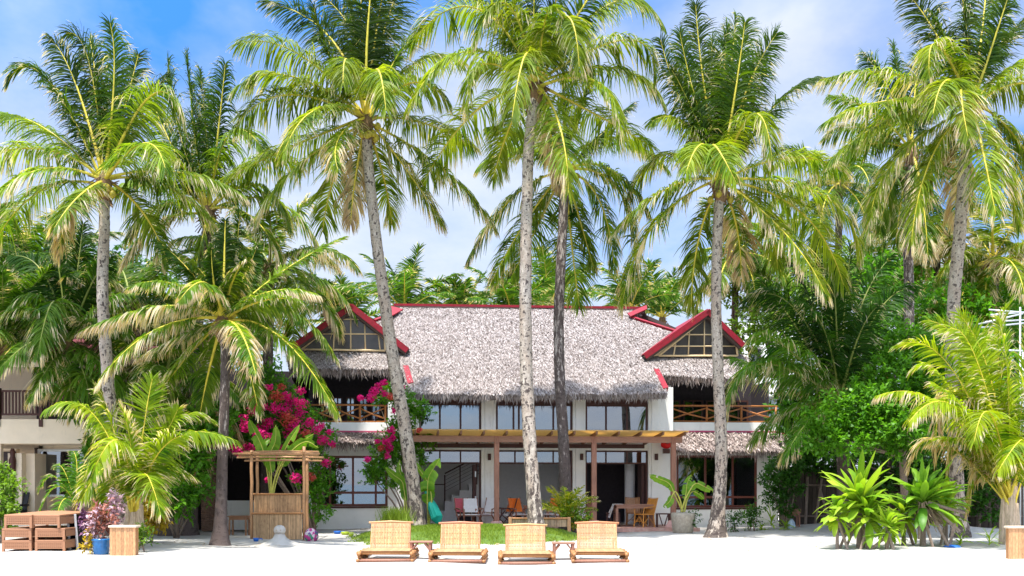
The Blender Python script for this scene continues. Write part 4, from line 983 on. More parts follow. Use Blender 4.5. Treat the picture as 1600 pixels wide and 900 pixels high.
# red ridge and verge boards
def red(pts_px, w=.06, h=.16, zoff=.03, name='red_verge'):
    P = [rp(*q) for q in pts_px]; mb = HB()
    for a, b in zip(P, P[1:]): mb.beam((a[0], a[1], rz(a[1]) + zoff), (b[0], b[1], rz(b[1]) + zoff), w, h, up=tuple(nrm))
    return mb.build(name, m_red, villa)
mb = HB(); a, b = RP[0], RP[3]
mb.beam((a[0] - .05, a[1] + .05, rz(a[1]) + .06), (b[0] + .02, b[1] + .05, rz(b[1]) + .06), .34, .09); mb.build('ridge_cap', m_red, villa)
red([(984, 496), (1050, 517), (1066, 522)], .10, .10)
red([(605, 495), (585, 502)], .10, .10)
for P4 in ([(1021, 577), (1029, 577), (1044, 606), (1036, 608)], [(630, 572), (638, 572), (646, 598), (637, 600)]):
    mb = HB(); mb.prism([(rp(*q)[0], rp(*q)[1] - .05, rz(rp(*q)[1]) + .02) for q in P4], tuple(-nrm * .22)); mb.build('red_verge', m_red, villa)
# gablets at the ridge ends
for P3 in ([(1009, 481), (1010, 487), (984, 499), (979, 494)], [(592, 474), (612, 483), (630, 488), (612, 498), (596, 494), (608, 487)]):
    mb = HB(); mb.prism([(rp(*q)[0], rp(*q)[1] - .12, rz(rp(*q)[1]) + .06) for q in P3], tuple(nrm * .05)); mb.build('ridge_gablet', m_red, villa)

# gable dormers
def gable(side):
    if side > 0:
        apex, lf, rf = (1107, 484), (1006, 555), (1163, 538); wap, wl, wr, wr2 = (1106, 494), (1029, 556), (1152, 556), (1150, 538); base_y = 557; cols = (1052, 1075, 1100, 1124); rows = (523, 541)
    else:
        apex, lf, rf = (549, 476), (452, 543), (638, 546); wap, wl, wr, wr2 = (549, 484), (471, 546), (602, 548), (601, 530); base_y = 547; cols = (521, 548, 571, 594); rows = (499, 522)
    vg = rp((wl[0] + wr[0]) / 2, base_y + 3)[1] - .05
    def gp(q, v=vg): u, z = hp(q[0], q[1], v); return Vector((u, v, z))
    g = None
    A, Lf, Rf = gp(apex, vg - .24), gp(lf, vg - .24), gp(rf, vg - .24)
    # roof planes running back
    mb = HB()
    for e in (Lf, Rf):
        n = Vector((0, 1, 0)).cross(A - e).normalized(); n = n if n.z > 0 else -n
        mb.prism([A - n * .1, e - n * .1, e + Vector((0, 6.0, 0)) - n * .1, A + Vector((0, 6.0, 0)) - n * .1], -n * .14)
    g = mb.build('gable_roof', m_thatch_b, villa)
    mb = HB()
    for e in (Lf, Rf):
        n = Vector((0, 1, 0)).cross(A - e).normalized(); n = n if n.z > 0 else -n
        mb.prism([A + n * .02, e + n * .02, e - n * .16, A - n * .16], (0, -.06, 0))
        mb.prism([A + n * .025, e + n * .025, e + n * .025 + Vector((0, 5.8, 0)), A + n * .025 + Vector((0, 5.8, 0))], n * .03)
    mb.build('red_fascia', m_red, g)
    # dark triangular glazing with pale pole frame
    wa, wL, wR, wR2 = gp(wap), gp(wl), gp(wr), gp(wr2)
    mb = HB(); mb.prism([wa, wL, wR, wR2], (0, .05, 0)); mb.build('gable_glass', M('gable_screen', (.05, .04, .038), .25, .5, (1, 1, 1), 2, spec=.6), g)
    mb = HB(); off = Vector((0, -.03, 0))
    for p, q in ((wa, wL), (wL, wR), (wR, wR2), (wR2, wa)): mb.tube([p + off, q + off], .04, 7)
    def top_at(px):
        l = wap; 
        if px < wap[0]: f = (px - wl[0]) / (wap[0] - wl[0]); return wl[1] + (wap[1] - wl[1]) * f
        f = (px - wap[0]) / (wr2[0] - wap[0]); return wap[1] + (wr2[1] - wap[1]) * f
    for c in cols: mb.tube([gp((c, base_y)) + off, gp((c + (wap[0] - c) * .06, top_at(c))) + off], .026, 6)
    for y in rows:
        x0 = wl[0] + (wap[0] - wl[0]) * (wl[1] - y) / (wl[1] - wap[1]); x1 = min(wr2[0], wap[0] + (wr2[0] - wap[0]) * (y - wap[1]) / (wr2[1] - wap[1]))
        mb.tube([gp((x0, y)) + off, gp((x1, y)) + off], .026, 6)
    mb.build('pole_lattice', m_pole_y, g, smooth=True)
    # pale soffit boards inside the rake
    mb = HB()
    for e, q in ((Lf, wL), (Rf, wR2)):
        mb.prism([A + Vector((0, .21, -.2)), e + Vector((0, .21, -.05)), q + Vector((0, -.01, 0)), wa + Vector((0, -.01, 0))], (0, .02, 0))
    mb.build('gable_panel', m_pole_y, g)
gable(1); gable(-1)

# lower awnings
def awning(u0, u1, v0, v1, zt, ze, seed, hip=0, mat=None, parent=villa, trim=True):
    """thatch slope from (v0, zt) at the wall to (v1, ze) at the eave; hip>0 widens the eave past u1, <0 past u0"""
    h1 = max(0, hip); h0 = max(0, -hip)
    poly = [(u0, v0), (u1, v0), (u1 + h1, v1), (u0 - h0, v1)]
    zf = lambda v: zt + (ze - zt) * (v - v0) / (v1 - v0)
    sl = (zt - ze) / (v0 - v1); nm = Vector((0, -sl, 1)).normalized(); dn = Vector((0, -1, -sl)).normalized()
    mb = HB(); mb.prism([(u, v, zf(v)) for u, v in poly], tuple(-nm * .14)); a = mb.build('thatched_awning', mat or m_thatch_b, parent)
    V, R = straws([(p[0], p[1]) for p in poly], lambda x, y: Vector((x, y, zf(y))), lambda x, y: (dn, Vector((1, 0, 0)), nm), seed, 520, L=(.2, .45), w=(.010, .022), lift=.12)
    V2, R2 = fringe([(u0 - h0, v1 - .01, ze - .02), (u1 + h1, v1 - .01, ze - .02)], (0, -1, 0), seed + 1, 70, (.18, .5)); V += V2; R += list(R2)
    if h1:     # side slope
        V2, R2 = fringe([(u1 + h1, v1, ze), (u1 + h1, v0 + 2.5, ze)], (1, 0, 0), seed + 2, 60, (.18, .5)); V += V2; R += list(R2)
        mb = HB(); mb.prism([(u1, v0, zt), (u1 + h1, v1, ze), (u1 + h1, v0 + 2.5, ze), (u1, v0 + 2.5, zt)], (0, 0, -.12)); mb.build('side_slope', mat or m_thatch_b, a)
        mb = HB(); mb.beam((u1, v0, zt + .03), (u1 + h1 - .1, v1 + .15, ze + .12), .06, .05); mb.build('red_trim', m_red, a)
    build_straws('thatch_straw', V, R, mat or m_thatch_b, a)
    return a
u0, u1, zt, ze0, zp0 = WR; awning(u0 - .02, u1, VW - .14, VW - 1.15, zt, ze0, 21, hip=.75)
u0, u1, zt, ze0, zp0 = WL; awning(u0, u1 - .05, VW - .14, VW - 1.0, zt, ze0, 25, hip=0)
# low porch left of the villa: red edged thatch over a dark terrace
pa, pb = hu(300, VW - .4), hu(478, VW - .4); z1 = hp(390, 684, VW - .4)[1]; z2 = hp(390, 704, VW - 1.3)[1]
porch = awning(pa, pb, VW - .2, VW - 1.3, z1, z2, 29)
mb = HB(); mb.box(pa, pb, VW - 1.36, VW - 1.31, z2 + .04, z2 + .14); mb.build('red_trim', m_red, porch)
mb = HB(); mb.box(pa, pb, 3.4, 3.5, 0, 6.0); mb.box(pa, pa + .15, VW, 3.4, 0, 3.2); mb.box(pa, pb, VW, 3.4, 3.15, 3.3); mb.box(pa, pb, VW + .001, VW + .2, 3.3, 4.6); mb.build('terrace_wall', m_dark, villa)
zl = hp(420, 782, VW)[1]
mb = HB(); mb.box(hu(352, VW), pb, VW, VW + .2, 0, zl); mb.build('low_wall', m_white, villa, bevel=.01)
mb = HB(); mb.tube([(hu(326, VW - .8), VW - .8, .0), (hu(326, VW - .8), VW - .8, z2)], .24, 14)
for k in range(34): 
    z = .05 + k * .075; mb.lathe((hu(326, VW - .8), VW - .8, z), [(.245, 0), (.262, .02), (.262, .045), (.245, .065)], 14)
mb.build('wrapped_pillar', M('rope_wrap', (.20, .12, .08), .9, .3), villa)

# pergola ----------------------------------------------------------------
perg = thing('pergola', 'brown timber pergola with tan sheet roof along the villa front', 'pergola', tuple(Hw(0, -2.6, 0)))
vb = -2.5; pu0, pu1 = hu(640, vb), hu(1066, vb)
mb = HB(); mb.box(pu0, pu1, vb, vb + .09, 3.05, 3.265); mb.build('beam', m_wood_h, perg, bevel=.006)
mb = HB(); mb.box(pu0, pu1 - .8, -.3, -.2, 2.94, 3.085); mb.build('beam', m_frame, perg)
n = 13
for k in range(n):
    u = pu0 + .15 + (pu1 - pu0 - .2) * k / (n - 1)
    mb = HB(); mb.prism([(u, -3.0, 3.41), (u, -.06, 3.18), (u, -.06, 3.06), (u, vb + .02, 3.27), (u, -2.96, 3.30)], (.06, 0, 0)); mb.build('rafter', m_rafter, perg)
mb = HB(); mb.prism([(pu0 - .05, -3.02, 3.425), (pu1 + .1, -3.02, 3.425), (pu1 + .1, -.055, 3.19), (pu0 - .05, -.055, 3.19)], (0, 0, .02)); mb.build('roof_sheet', m_tan, perg)
for px in (776, 928, 1052):
    u, _ = hp(px, 700, vb + .045); lean = 0
    mb = HB(); mb.box(u - .085, u + .085, vb - .03, vb + .12, .38, 3.26); mb.box(u - .03, u + .03, vb - .055, vb - .031, 3.0, 3.2); mb.build('post', m_wood, perg, bevel=.01)
    mb = HB(); mb.lathe((u, vb + .045, .02), [(.30, 0), (.29, .13), (.17, .37)], 4); mb.build('post_base', m_pad, perg, bevel=.01)
# ---------------------------------------------------------------- broad leaved plants
def leaf_quads(C, D, N, ln, wd):
    """C base, D direction, N normal arrays -> rhombic folded leaves"""
    S = unit(np.cross(D, N)); ln = ln[:, None]; wd = wd[:, None]
    a = C; m_ = C + D * ln * .45; tip = C + D * ln - N * ln * .12
    V = np.stack([a, m_ + S * wd + N * wd * .3, tip, m_ - S * wd + N * wd * .3], 1)
    return V.reshape(-1, 3)
def leaf_mesh(name, clumps, n, size, mat, parent, seed, up=.35, shell=.55, wfac=.32, hang=0.0):
    """clumps: [(centre xyz, (rx,ry,rz))]; leaves in sprigs through each clump's outer volume"""
    r = np.random.RandomState(seed); vol = np.array([c[1][0] * c[1][1] * c[1][2] for c in clumps]) ** (2 / 3.); vol = vol / vol.sum()
    Cs, Ds, Ns, Rs = [], [], [], []
    for (c, rr), w in zip(clumps, vol):
        ns = max(3, int(n * w / 7)); d = unit(r.randn(ns, 3)); rad_ = (shell + (1 - shell) * r.rand(ns)) * (1 + .25 * np.sin(d[:, 0] * 7 + d[:, 2] * 5 + seed) )
        p = np.array(c) + d * np.array(rr) * rad_[:, None]
        sd_ = unit(d + r.randn(ns, 3) * .6 + np.array([0, 0, up]))
        tone = np.clip(.5 + r.randn(ns) * .22, 0, 1)
        for k in range(7):
            f = k / 6.0; q = p + sd_ * (size * 1.6 * f)[..., None] if False else p + sd_ * (size * 1.7 * f)
            dd = unit(sd_ * .55 + r.randn(ns, 3) * .75 + np.array([0, 0, -hang])); nn = unit(np.cross(np.cross(dd, np.array([0, -.25, 1.0]) + r.randn(ns, 3) * .35), dd))
            Cs.append(q); Ds.append(dd); Ns.append(nn); Rs.append(np.clip(tone + r.randn(ns) * .12 + .12 * (f - .5), 0, 1))
    C, D, N, R = map(np.concatenate, (Cs, Ds, Ns, Rs)); m_ = len(C)
    V = leaf_quads(C, D, N, size * (.6 + .7 * r.rand(m_)), size * wfac * (.7 + .5 * r.rand(m_)))
    return npmesh(name, V, np.arange(4 * m_).reshape(m_, 4), [mat], parent, rn=R)
def branches(name, base, tips, r0, parent, mat=None, seed=1):
    r = random.Random(seed); mb = MB(); b = Vector(base)
    for t_ in tips:
        t_ = Vector(t_); mid = b.lerp(t_, .5) + Vector((r.uniform(-.2, .2), r.uniform(-.2, .2), r.uniform(-.1, .15))) * (t_ - b).length * .4
        mb.tube([b + Vector((r.uniform(-.05, .05), r.uniform(-.05, .05), -.04)), b.lerp(mid, .5), mid, mid.lerp(t_, .5), t_], [r0, r0 * .8, r0 * .6, r0 * .4, r0 * .15], 6, wob=.08)
    return mb.build(name, mat or m_branch, parent, smooth=True)
def cl(px, py, d, r, ry=None, rz=None): return (tuple(W(px, py, d)), (r, ry or r, rz or r * .8))
def shrub(name, label, cat, base, clumps, n, size, mat, seed, group=None, r0=.04, **kw):
    root = thing(name, label, cat, tuple(base), group)
    leaf_mesh('foliage', clumps, n, size, mat, root, seed, **kw)
    if r0 >= .08:
        cc = sum((Vector(c[0]) for c in clumps), Vector()) / len(clumps); b = Vector(base); fk = Vector((b.x * .6 + cc.x * .4, cc.y, b.z + (cc.z - b.z) * .6))
        MBt = MB(); MBt.tube([b - Vector((0, 0, .1)), b.lerp(fk, .5) + Vector((.12, 0, 0)), fk], [r0 * 1.3, r0, r0 * .85], 9, wob=.06); MBt.build('trunk', m_branch, root, smooth=True)
        branches('limb', fk, [c[0] for c in clumps], r0 * .5, root, seed=seed)
    else: branches('stem', base, [c[0] for c in clumps[:9]], r0, root, seed=seed)
    return root
GT = 'broad leaved trees right of the villa'
cs = [cl(1190, 500, 42, 1.3), cl(1230, 470, 42, 1.4), cl(1160, 460, 43, 1.0), cl(1200, 430, 43, 1.1), cl(1265, 430, 43, 1.3), cl(1300, 460, 42, 1.2), cl(1165, 530, 42, .9), cl(1240, 530, 42, 1.4), cl(1215, 400, 44, .9), cl(1150, 410, 44, .8), cl(1330, 420, 43, 1.2), cl(1180, 400, 44, .7)]
shrub('feathery_tree', 'light green fine leaved tree just right of the right gable', 'tree', G(1230, 42), cs, 15000, .17, m_leaf_light, 3, GT, .12, shell=.3)
cs = [cl(1400, 590, 32, 1.0), cl(1350, 640, 31.5, 1.0), cl(1440, 560, 33, 1.1), cl(1300, 660, 31.5, .75), cl(1390, 660, 31, .9), cl(1440, 640, 32, 1.0), cl(1330, 690, 31, .6), cl(1420, 690, 31, .7), cl(1280, 690, 31.5, .5), cl(1475, 600, 33, .9), cl(1395, 540, 33, .8)]
shrub('rounded_tree', 'dense glossy mid green tree leaning over the strap leaved plants', 'tree', G(1405, 33), cs, 19000, .15, m_leaf_mid, 5, GT, .12)
cs = [cl(1450, 500, 39, 1.6), cl(1500, 480, 40, 1.4), cl(1550, 520, 39, 1.5), cl(1390, 470, 41, 1.5), cl(1600, 490, 40, 1.4), cl(1480, 560, 38, 1.4), cl(1560, 580, 38, 1.5), cl(1400, 430, 42, 1.2), cl(1620, 570, 38, 1.4), cl(1350, 440, 42, 1.3), cl(1640, 640, 38, 1.3), cl(1530, 640, 37, 1.3)]
shrub('background_tree', 'dark green leafy tree behind the pale leaning trunk at the right', 'tree', G(1500, 40), cs, 17000, .2, m_leaf_mid, 7, GT, .15)
cs = [cl(1480, 700, 36, 1.3), cl(1560, 690, 36, 1.4), cl(1400, 710, 36, 1.1), cl(1620, 700, 36, 1.3), cl(1330, 705, 35.8, 1.0), cl(1270, 700, 36, .7), cl(1440, 740, 35.6, .7), cl(1530, 750, 35.6, .7), cl(1255, 712, 35.8, .6), cl(1292, 722, 35.8, .6), cl(1505, 775, 35.5, .6), cl(1550, 795, 35.5, .5), cl(1400, 770, 35.5, .6)]
shrub('shaded_shrub', 'dark shrub hanging over the weathered fence at the right', 'shrub', G(1500, 36.6), cs, 18000, .16, m_leaf_dark, 9, GT, .08)
cs = [cl(1300, 660, 38.5, 1.2), cl(1360, 680, 38.5, 1.2), cl(1430, 660, 39, 1.4), cl(1500, 650, 39, 1.4), cl(1570, 660, 39, 1.4), cl(1640, 650, 39, 1.4), cl(1250, 680, 38.5, .9), cl(1280, 610, 39, 1.2), cl(1350, 600, 39.5, 1.4), cl(1235, 640, 39, .9)]
shrub('background_hedge', 'dark green hedge growing above the fence top behind the rounded tree', 'hedge', G(1400, 39), cs, 15000, .24, m_leaf_dark, 10, GT, .1, shell=.2)
# left background greens
cs = [cl(20, 430, 44, 2.0), cl(80, 400, 45, 1.8), cl(150, 430, 44, 1.8), cl(230, 450, 44, 1.8), cl(0, 520, 43, 1.6), cl(270, 520, 43, 1.5), cl(330, 500, 43, 1.4), cl(380, 540, 42, 1.4), cl(420, 500, 44, 1.0)]
shrub('background_tree', 'dark green trees top behind the cream building roof, left', 'tree', G(150, 44), cs, 15000, .22, m_leaf_dark, 11, 'background trees left', .15)
cs = [cl(260, 720, 31.5, .7), cl(300, 730, 31.5, .6), cl(275, 780, 30.5, .6), cl(245, 770, 30, .5), cl(310, 770, 31, .35), cl(230, 730, 31, .6), cl(330, 660, 32, .7), cl(290, 670, 32.5, .8), cl(240, 680, 32.5, .8)]
shrub('garden_shrub', 'mixed green shrub behind the young palm, reaching to the wrapped pillar', 'shrub', G(275, 31), cs, 8000, .16, m_leaf_mid, 13, 'garden plants by the villa')
cs = [cl(185, 690, 33.5, .9), cl(160, 720, 33, .7), cl(215, 750, 32.5, .8), cl(140, 750, 32, .55)]
shrub('garden_shrub', 'green shrub in front of the cream building, behind the young palm', 'shrub', G(180, 32.6), cs, 6000, .16, m_leaf_mid, 14, 'garden plants by the villa')
shrub('garden_shrub', 'bright green shrub at the left edge beside the wicker stacks', 'shrub', G(2, 28), [cl(0, 790, 28, .35), cl(8, 760, 28.4, .35), cl(-15, 740, 28.6, .4), cl(5, 815, 28, .25)], 2600, .12, m_leaf_light, 15, 'garden plants by the villa')
shrub('yellow_croton', 'yellow leaved shrub right of the young palm trunk', 'shrub', G(238, 27.6), [cl(238, 800, 27.6, .28), cl(232, 780, 27.7, .22), cl(245, 820, 27.6, .2)], 1500, .11, m_yleaf, 16, 'garden plants by the villa', .02, hang=.4)
def rosette(name, label, cat, d, cpx, cpy, n, length, width, mat, seed, group, el=(80, 0), bend=(35, 80), trunkr=.0, stilts=0, base=None, yellow=0, sq=1.0):
    """plant of long strap leaves arching from a centre"""
    r = random.Random(seed); base = Vector(base) if base is not None else G(cpx, d); C = W(cpx, cpy, d)
    root = thing(name, label, cat, tuple(base), group)
    mb = MB(); rv = []
    for k in range(n):
        q = k / n; az = k * 2.39996 + r.uniform(-.5, .5); e0 = rad(el[0] + (el[1] - el[0]) * q + r.uniform(-16, 16)); bd = rad(r.uniform(bend[0] - 15, bend[1] + 25)); L = length * r.choice((r.uniform(.5, .9), r.uniform(.8, 1.2))); wk = r.uniform(.6, 1.15)
        o = Vector((math.cos(az), math.sin(az) * sq, 0)); P = [C + Vector((0, 0, r.uniform(-.1, .1) - .25 * q * min(1, length)))]; m = 7
        for j in range(m):
            e = e0 - bd * (j / m) ** 1.3; P.append(P[-1] + (o * math.cos(e) + Vector((0, 0, math.sin(e)))) * (L / m))
        S = Vector((-o.y, o.x, 0)).normalized(); S = (S + Vector((0, 0, r.uniform(-.5, .5)))).normalized()
        prof = [.30, .60, .85, 1.0, 1.0, .92, .66, .08]; row = []
        for j, p in enumerate(P):
            t = (P[min(j + 1, m)] - P[max(j - 1, 0)]).normalized(); nn = S.cross(t).normalized(); w = width * prof[j] * wk
            row.append((mb.p(p + S * w + nn * w * .22), mb.p(p), mb.p(p - S * w + nn * w * .22)))
        tone = min(1, max(0, r.gauss(.45, .22)))
        for a, b in zip(row, row[1:]):
            mb.face(a[0], a[1], b[1], b[0]); mb.face(a[1], a[2], b[2], b[1]); rv += [tone + .1, tone - .05]
    V = np.array(mb.v); o = npmesh('leaves', V, np.array(mb.f), [mat], root, rn=np.clip(rv, 0, 1), smooth=False)
    if trunkr:
        mb = MB(); mb.tube([base + Vector((0, 0, -.05)), base.lerp(C, .5), C], [trunkr * 1.2, trunkr, trunkr * .8], 8, wob=.1)
        for k in range(stilts):
            a = k * 2.1 + seed; q = base + Vector((math.cos(a) * r.uniform(.25, .5), math.sin(a) * .3, -.05)); mb.tube([q, base.lerp(C, r.uniform(.5, .95))], [.035, .045], 7, wob=.1)
        mb.build('trunk', m_branch, root)
    return root
SG = 'strap leaved plants on the sand at the right'
rosette('strap_leaf_plant', 'large light green strap leaved plant on stilt roots, left of the pair', 'plant', 26.2, 1342, 778, 70, 1.15, .105, m_strap, 3, SG, (84, -22), (20, 60), .06, 4)
rosette('strap_leaf_plant', 'lower fan of the left strap leaved plant, broad yellowing leaves', 'plant', 25.9, 1356, 800, 40, .80, .1, m_strap, 8, SG, (70, -30), (30, 70), .04, 2)
rosette('strap_leaf_plant', 'left fan of short strap leaves hiding the stilt roots of the light green plant', 'plant', 26.0, 1308, 802, 34, .68, .085, m_strap, 18, SG, (70, -30), (30, 70), .04, 1)
rosette('strap_leaf_plant', 'strap leaved fan low between the dark plant and the light one', 'plant', 26.9, 1412, 800, 40, .85, .09, m_strap, 19, SG, (75, -30), (30, 70), .05, 1)
rosette('strap_leaf_plant', 'strap leaved fan right of the darker plant, partly behind it', 'plant', 27.3, 1478, 788, 40, .85, .085, m_strap, 23, SG, (75, -25), (30, 70), .05, 1)
rosette('strap_leaf_plant', 'small dark and lime strap leaved plant between the two big ones', 'plant', 25.6, 1386, 822, 48, .62, .062, m_strap, 5, SG, (75, -15), (30, 70), .05, 3)
rosette('strap_leaf_plant', 'large darker strap leaved plant with dead leaf skirt, right of the pair', 'plant', 26.6, 1442, 778, 70, 1.12, .10, mk_leaf('strap_leaves_dark', (.05, .17, .012), (.24, .40, .035), .35), 6, SG, (82, -22), (20, 60), .07, 0)
r_ = random.Random(4); root = thing('fallen_branches', 'dead brown leaves and pale stilt stems under the darker strap leaved plant', 'dead branches', tuple(G(1450, 26.5)), None)
mb = MB(); b = W(1440, 792, 26.5); rv = []
for k in range(90):
    a = r_.uniform(0, 6.28); p = b + Vector((math.cos(a) * .12 + .05, math.sin(a) * .12, r_.uniform(-.1, .15))); q = p + Vector((math.cos(a) * .25 + .15, math.sin(a) * .2, -r_.uniform(.25, .6)))
    mb.beam(p, q, .035, .006)
mb.build('dead_leaves', m_deadleaf, root)
mb = MB()
for (x0, y0, x1, y1) in ((1437, 800, 1436, 842), (1443, 806, 1460, 862), (1455, 800, 1484, 858), (1450, 785, 1508, 802), (1465, 800, 1500, 830), (1484, 852, 1492, 818)):
    mb.tube([W(x0, y0, 26.4), W(x1, y1, 26.2)], [.045, .035], 7, wob=.08)
mb.build('stems', m_branch, root)
for i, (px, py, d, L, lab) in enumerate([(1500, 845, 26.6, .38, 'low green tuft right of the dead leaf skirt'), (1546, 842, 26.3, .42, 'low green tuft left of the pale bamboo post at the right'), (1412, 838, 26.8, .25, 'smallest green tuft between the strap leaved plants'), (1585, 838, 27, .3, 'green tuft under the right young palm')]):
    rosette('ground_plant', lab, 'plant', d, px, py, 24, L, .022, m_strap, 20 + i, 'low green tufts on the sand', (75, 5), (30, 70))
# plants along the right wing wall
for i, (px, py, d, L, w, lab) in enumerate([(1205, 815, 34.5, .5, .03, 'yellow green leafy plant at the corner of the white wall'), (1228, 822, 34.2, .35, .028, 'small lime plant beside the wall corner, right'), (1190, 826, 34.3, .3, .025, 'small lime plant at the wall foot, left of the corner one')]):
    rosette('wall_plant', lab, 'plant', d, px, py, 26, L, w, m_strap, 30 + i, 'plants along the white wall', (75, 5), (30, 70))
for i, (px, py, d, h, lab) in enumerate([(1147, 828, 34, .6, 'thin dark leaved plant left, against the white wall'), (1178, 815, 34, .95, 'taller twiggy dark plant against the white wall under the window'), (1172, 805, 34.2, .7, 'dark leaved sprig under the window edge'), (1078, 812, 33.4, .65, 'dark green plant beside the banana pot')]):
    b = G(px, d); c0 = Vector(b) + Vector((0, 0, h * .55))
    shrub('wall_shrub', lab, 'shrub', b, [((c0.x, c0.y, c0.z), (.2, .2, h * .5)), ((c0.x + .12, c0.y, c0.z + h * .3), (.15, .15, .2)), ((c0.x - .15, c0.y, c0.z + h * .1), (.14, .14, .2))], 380, .09, m_leaf_dark if i != 2 else m_leaf_mid, 40 + i, 'plants along the white wall', .015, shell=.2)
cs = [cl(1215, 735, 34.8, .42), cl(1232, 760, 34.8, .42), cl(1212, 775, 34.7, .3), cl(1240, 725, 35, .4), cl(1225, 795, 34.8, .25), cl(1200, 750, 34.6, .25)]
shrub('climbing_shrub', 'dark green climber hanging at the corner of the right wing', 'shrub', G(1228, 35), cs, 3600, .12, m_leaf_dark, 47, 'plants along the white wall', .04)
# cycad like plant left, fern
root = thing('fern_palm', 'blue green feathery low palm behind the wicker stacks', 'palm', tuple(G(118, 28.5)), None)
for i, ((mx, my), (tx, ty), c) in enumerate([((90, 760), (62, 800), -.3), ((85, 745), (60, 768), .0), ((100, 735), (85, 730), .2), ((130, 730), (150, 745), .2), ((120, 725), (112, 705), .3), ((100, 780), (88, 812), -.5), ((140, 760), (165, 800), -.2), ((135, 740), (160, 720), .4)]):
    add_frond(root, bez(W(118, 790, 28.5), W(mx, my, 28.5 + c), W(tx, ty, 28.5 + 1.6 * c)), (.55, .95, 1.2), .1, roll=.2 * (i % 3 - 1), wid=.36, sag=.3, nl=40, lw=.014, r0=.012, base=.12)
mb = MB(); mb.tube([G(118, 28.5) - Vector((0, 0, .05)), W(118, 788, 28.5)], [.12, .1], 9, wob=.1); mb.build('trunk', m_husk, root)

# bougainvillea -----------------------------------------------------------
def blossoms(root, spots, d, seed, R=.22):
    r = np.random.RandomState(seed)
    for i, (px, py, s) in enumerate(spots):
        c = np.array(W(px, py, d + r.uniform(-.5, .2))); n = int(150 * s * s + 30)
        dd = unit(r.randn(n, 3)); dd[:, 1] = -abs(dd[:, 1]) * .8 + .1; p = c + dd * R * s * (r.rand(n, 1) ** .5) * np.array([1, .8, .85])
        nn = unit(dd + r.randn(n, 3) * .5); D = unit(np.cross(nn, r.randn(n, 3)))
        V = leaf_quads(p, D, nn, .075 * (.7 + .6 * r.rand(n)), .034 * (.8 + .4 * r.rand(n)))
        npmesh('blossom_cluster', V, np.arange(4 * n).reshape(n, 4), [m_bract_o if i % 6 == 4 else m_bract], root, rn=r.rand(n))
root = thing('bougainvillea', 'large magenta flowering bougainvillea climbing between the bamboo booth and the left balcony', 'bougainvillea', tuple(G(480, 34.4)), 'bougainvilleas on the left wing')
cs = [cl(430, 620, 34.6, .8), cl(400, 650, 34.4, .6), cl(460, 650, 34.2, .8), cl(395, 690, 34.4, .5), cl(440, 690, 34.3, .7), cl(480, 690, 34.2, .55), cl(380, 640, 34.8, .5), cl(500, 720, 34, .4), cl(495, 770, 33.8, .4), cl(500, 800, 33.7, .35), cl(480, 750, 34, .45), cl(512, 680, 34, .3), cl(370, 680, 34.6, .4), cl(505, 750, 33.8, .3), cl(415, 590, 34.8, .5)]
leaf_mesh('foliage', cs, 12000, .12, m_leaf_mid, root, 21, shell=.4)
branches('stem', G(490, 34), [c[0] for c in cs], .05, root, seed=3)
sp = [(385, 668, .9), (410, 672, 1), (405, 680, .8), (442, 640, 1.1), (450, 655, 1.2), (462, 665, 1.2), (455, 675, 1), (470, 630, .9), (468, 645, .8), (455, 628, .9), (432, 620, .9), (485, 660, .7), (398, 640, .9), (380, 655, .7), (420, 660, .8), (425, 685, .8), (463, 692, .9), (440, 700, .7), (470, 705, .6), (505, 688, .8), (510, 722, .6), (463, 747, .8), (487, 745, .7), (418, 750, .4), (372, 705, .7), (388, 700, .8), (362, 698, .6), (470, 610, .6), (440, 605, .5), (412, 635, .6), (495, 672, .6), (502, 665, .5), (395, 625, .6), (428, 638, .7), (478, 678, .6), (430, 710, .5), (515, 675, .4), (520, 695, .4), (447, 618, .7), (420, 605, .5)]
blossoms(root, sp, 33.6, 5, .29)
root = thing('bougainvillea', 'slimmer bougainvillea with pink flowers climbing beside the curved leaning palm trunk', 'bougainvillea', tuple(G(640, 34.9)), 'bougainvilleas on the left wing')
cs = [cl(608, 615, 34.6, .35), cl(630, 625, 34.7, .4), cl(640, 650, 34.8, .4), cl(620, 670, 34.7, .4), cl(605, 700, 34.6, .45), cl(590, 730, 34.5, .4), cl(625, 710, 34.7, .45), cl(640, 690, 34.8, .4), cl(580, 745, 34.5, .25), cl(660, 640, 34.8, .3), cl(650, 715, 34.7, .35), cl(668, 690, 34.8, .25), cl(612, 750, 34.6, .3), cl(590, 625, 34.5, .2)]
leaf_mesh('foliage', cs, 8500, .11, m_leaf_mid, root, 22, shell=.35)
branches('stem', G(640, 34.9), [c[0] for c in cs], .05, root, seed=6)
sp = [(585, 612, .8), (580, 622, .8), (592, 604, .6), (563, 622, .5), (610, 620, .6), (620, 612, .6), (600, 598, .5), (612, 672, .6), (604, 690, .7), (608, 700, .6), (596, 700, .5), (574, 718, .5), (617, 642, .5), (606, 712, .5), (640, 690, .4), (618, 596, .5), (655, 672, .4), (600, 616, .5), (628, 606, .5), (590, 690, .4), (612, 684, .6)]
blossoms(root, sp, 34.0, 9, .25)

